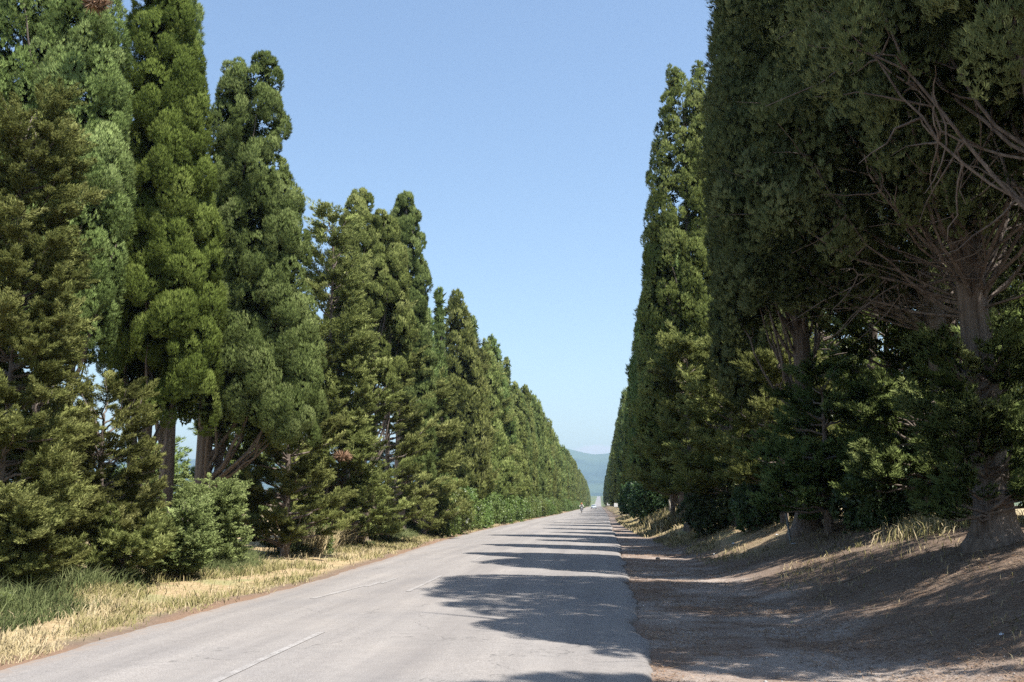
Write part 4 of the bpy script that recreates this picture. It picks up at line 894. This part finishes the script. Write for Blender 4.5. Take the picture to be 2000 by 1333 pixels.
# ------------------------------------------------------------------ traffic, far away
def motorbike(x, y):
    z = float(road_z(x, y)); root = empty('motorcycle', (x, y, z)); tag(root, 'dark motorcycle coming toward the camera on the left lane far down the road', 'motorcycle')
    blk = plain('black_rubber', (0.03, 0.03, 0.03), 0.6); pnt = plain('dark_bike_paint', (0.05, 0.05, 0.06), 0.3); chrome = plain('bike_metal', (0.5, 0.5, 0.5), 0.3, 0.9)
    def wheel(yc):
        bm = bmesh.new(); th = np.linspace(0, 2 * math.pi, 25)
        P = [(0, yc + 0.29 * math.cos(a), 0.33 + 0.29 * math.sin(a)) for a in th]; tb(bm, P, 0.06, 8); o = bm_obj('wheel', bm, blk, root, smooth=True)
        bm = bmesh.new(); tb(bm, [(-0.06, yc, 0.33), (0.06, yc, 0.33)], 0.05, 10)
        for a in np.linspace(0, 2 * math.pi, 6)[:-1]: tb(bm, [(0, yc, 0.33), (0, yc + 0.26 * math.cos(a), 0.33 + 0.26 * math.sin(a))], 0.015, 5)
        bm_obj('rim', bm, chrome, o)
    wheel(-0.72); wheel(0.72)
    bm = bmesh.new(); bx(bm, (0, 0.0, 0.52), (0.28, 0.50, 0.36), None, 0.05); bm_obj('engine', bm, chrome, root)
    bm = bmesh.new(); bx(bm, (0, -0.15, 0.86), (0.30, 0.50, 0.22), None, 0.08); bm_obj('fuel_tank', bm, pnt, root, smooth=True)
    bm = bmesh.new(); bx(bm, (0, 0.42, 0.82), (0.30, 0.66, 0.12), None, 0.04); bm_obj('seat', bm, blk, root)
    bm = bmesh.new(); [tb(bm, [(s * 0.09, -0.72, 0.33), (s * 0.10, -0.45, 1.0)], 0.025, 6) for s in (-1, 1)]; bm_obj('front_fork', bm, chrome, root)
    bm = bmesh.new(); tb(bm, [(-0.38, -0.32, 1.04), (-0.15, -0.45, 1.06), (0.15, -0.45, 1.06), (0.38, -0.32, 1.04)], 0.016, 6); bm_obj('handlebar', bm, blk, root)
    bm = bmesh.new(); bmesh.ops.create_uvsphere(bm, u_segments=12, v_segments=8, radius=0.10, matrix=Matrix.Translation((0, -0.58, 0.92))); bm_obj('headlight', bm, M_white, root, smooth=True)
    # rider: one skinned body
    rr = empty('person', (x, y, z)); tag(rr, 'person in a pale shirt and orange helmet riding the motorcycle, hands on the handlebar', 'person')
    J = {'pel': ((0, 0.28, 0.92), .15), 'wa': ((0, 0.22, 1.12), .135), 'ch': ((0, 0.10, 1.36), .165), 'nk': ((0, 0.04, 1.53), .06), 'hd': ((0, 0.0, 1.66), .10)}
    E = [('pel', 'wa'), ('wa', 'ch'), ('ch', 'nk'), ('nk', 'hd')]
    for s, q in ((-1, 'l'), (1, 'r')):
        J.update({q + 'sh': ((s * .19, .07, 1.45), .07), q + 'el': ((s * .36, -.08, 1.24), .05), q + 'wr': ((s * .37, -.29, 1.07), .032), q + 'hn': ((s * .37, -.34, 1.06), .035),
                  q + 'hp': ((s * .12, .24, .88), .10), q + 'kn': ((s * .25, -.18, .86), .065), q + 'an': ((s * .20, .10, .44), .045), q + 'ft': ((s * .21, -.08, .38), .04)})
        E += [('ch', q + 'sh'), (q + 'sh', q + 'el'), (q + 'el', q + 'wr'), (q + 'wr', q + 'hn'), ('pel', q + 'hp'), (q + 'hp', q + 'kn'), (q + 'kn', q + 'an'), (q + 'an', q + 'ft')]
    keys = list(J); me = bpy.data.meshes.new('body'); me.from_pydata([J[k][0] for k in keys], [(keys.index(a), keys.index(b)) for a, b in E], [])
    o = bpy.data.objects.new('body', me); C.collection.objects.link(o); o.parent = rr
    md = o.modifiers.new('s', 'SKIN'); sv = me.skin_vertices[0].data if me.skin_vertices else None
    if sv is None:
        bpy.context.view_layer.update(); bmm = bmesh.new(); bmm.from_mesh(me); bmm.verts.layers.skin.verify(); bmm.to_mesh(me); bmm.free(); sv = me.skin_vertices[0].data
    for i_, k in enumerate(keys): sv[i_].radius = (J[k][1], J[k][1]); sv[i_].use_root = (i_ == 0)
    o.modifiers.new('d', 'SUBSURF').levels = 1; o.modifiers['d'].render_levels = 1
    me.materials.append(plain('pale_shirt', (0.72, 0.66, 0.62), 0.8))
    bm = bmesh.new(); bmesh.ops.create_uvsphere(bm, u_segments=16, v_segments=12, radius=0.15, matrix=Matrix.Translation((0, 0.0, 1.69)) @ Matrix.Diagonal((0.95, 1.1, 1.05, 1))); bm_obj('helmet', bm, plain('orange_helmet', (0.65, 0.17, 0.06), 0.3), rr, smooth=True)
    bm = bmesh.new(); bx(bm, (0, -0.13, 1.68), (0.20, 0.08, 0.09), None, 0.02); bm_obj('visor', bm, blk, rr)
    bm = bmesh.new()
    for s in (-1, 1): tb(bm, [(s * .10, .24, .90), (s * .255, -.18, .865), (s * .205, .10, .47)], [0.115, 0.085, 0.06], 10)
    bm_obj('trousers', bm, plain('dark_trousers', (0.05, 0.055, 0.07), 0.8), rr, smooth=True)
motorbike(-3.45, 190.0)
def car(x, y, col, label):
    z = float(road_z(x, y)); root = empty('car', (x, y, z)); tag(root, label, 'car')
    pt = plain('car_paint', col, 0.25, 0.3, 0.03); gl = plain('dark_glass', (0.05, 0.07, 0.09), 0.1); rub = plain('tyre_rubber', (0.03, 0.03, 0.03), 0.7)
    prof_ = [(-2.05, .35), (-2.1, .62), (-1.95, .78), (-1.0, .92), (-0.35, 1.36), (0.2, 1.45), (1.2, 1.42), (1.75, 1.0), (2.05, .92), (2.1, .4), (1.9, .28), (-1.9, .28)]
    bm = bmesh.new(); A = [bm.verts.new((-0.85 * (0.82 if zz > 1.1 else 1), yy_, zz)) for yy_, zz in prof_]; B = [bm.verts.new((0.85 * (0.82 if zz > 1.1 else 1), yy_, zz)) for yy_, zz in prof_]
    bm.faces.new(A[::-1]); bm.faces.new(B)
    for i_ in range(len(A)): j = (i_ + 1) % len(A); bm.faces.new((A[i_], A[j], B[j], B[i_]))
    bmesh.ops.recalc_face_normals(bm, faces=bm.faces); bmesh.ops.bevel(bm, geom=bm.edges[:], offset=0.05, segments=2, affect='EDGES'); bm_obj('body', bm, pt, root, smooth=True)
    bm = bmesh.new(); bx(bm, (0, -0.70, 1.155), (1.30, 0.02, 0.48), Euler((-0.98, 0, 0))); bm_obj('windscreen', bm, gl, root)
    for s in (-1, 1):
        bm = bmesh.new(); bx(bm, (s * 0.79, 0.4, 1.15), (0.02, 1.5, 0.28), Euler((0, -s * 0.3, 0))); bm_obj('side_window', bm, gl, root)
        bm = bmesh.new(); bx(bm, (s * 0.62, -2.06, 0.66), (0.34, 0.08, 0.14), None, 0.02); bm_obj('headlight', bm, M_white, root)
        for yy_ in (-1.3, 1.3):
            bm = bmesh.new(); tb(bm, [(s * 0.70, yy_, 0.32), (s * 0.88, yy_, 0.32)], 0.32, 16); o = bm_obj('wheel', bm, rub, root)
    bm = bmesh.new(); bx(bm, (0, -2.13, 0.45), (0.9, 0.03, 0.12)); bm_obj('grille', bm, gl, root)
car(-2.2, 345.0, (0.55, 0.60, 0.66), 'silver car far down the road near the vanishing point')

# ------------------------------------------------------------------ hills and far land
hx = np.linspace(-4500, 4500, 150); hy = np.linspace(4200, 9000, 60)
XX, YY = np.meshgrid(hx, hy)
prof_x = XX / YY   # bearing, for the ridge heights
def ridge(b):      # skyline height above eye level as a slope
    return 0.88 * np.interp(b, [-0.9, -0.3, -0.06, -0.033, -0.018, -0.006, 0.01, 0.05, 0.3, 0.9], [0.03, 0.05, 0.060, 0.0555, 0.0515, 0.0485, 0.0495, 0.053, 0.045, 0.03])
rise_ = sstep(4300, 6400, YY) 
ZZ = 26 + ridge(prof_x) * 6400 * (0.55 * sstep(4300, 5300, YY) * (0.8 + 0.5 * fbm(XX / 900, YY / 900, 4, 90)) * 0.55 + 0.45 * sstep(5200, 6300, YY) + 0.24 * sstep(5200, 6300, YY)) 
ZZ = np.where(YY > 6300, np.minimum(ZZ, 26 + ridge(prof_x) * 6400 * 0.97), ZZ) + (fbm(XX / 350, YY / 350, 4, 91) - 0.5) * 40 * sstep(4300, 5500, YY)
ZZ = ZZ * (1 - 0.9 * sstep(7000, 9000, YY)) - 30 * (1 - sstep(4200, 4500, YY))
i = (np.arange(59)[:, None] * 150 + np.arange(149)[None]).ravel()
m, t, out = new_mat('hill_woodland')
geo = N(t, 'ShaderNodeNewGeometry'); n1 = N(t, 'ShaderNodeTexNoise', Scale=0.006, Detail=6.0); n2 = N(t, 'ShaderNodeTexNoise', Scale=0.0016, Detail=3.0)
t.links.new(geo.outputs['Position'], n1.inputs['Vector']); t.links.new(geo.outputs['Position'], n2.inputs['Vector'])
c = ramp(t, n1.outputs['Fac'], [(0.35, (0.018, 0.036, 0.026)), (0.65, (0.05, 0.080, 0.045))])
c = mixc(t, ramp(t, n2.outputs['Fac'], [(0.5, (0, 0, 0)), (0.6, (0.7, 0.7, 0.7))]).outputs[0], c.outputs[0], (0.085, 0.12, 0.06))
p = N(t, 'ShaderNodeBsdfDiffuse'); t.links.new(c, p.inputs[0]); t.links.new(p.outputs[0], out.inputs[0])
o = np_mesh('hills', np.stack([XX, YY, ZZ], -1).reshape(-1, 3), np.stack([i, i + 1, i + 151, i + 150], -1), m, smooth=True); tag(o, kind='structure')
# haze
bm = bmesh.new(); bx(bm, (0, 5000, 172), (12000, 11000, 444))
m, t, out = new_mat('haze_air'); pv = N(t, 'ShaderNodeVolumePrincipled', Density=0.00017, Anisotropy=0.3)
pv.inputs['Color'].default_value = (0.60, 0.82, 1.0, 1)
t.links.new(pv.outputs[0], out.inputs['Volume'])
o = bm_obj('haze', bm, m); tag(o, kind='stuff')
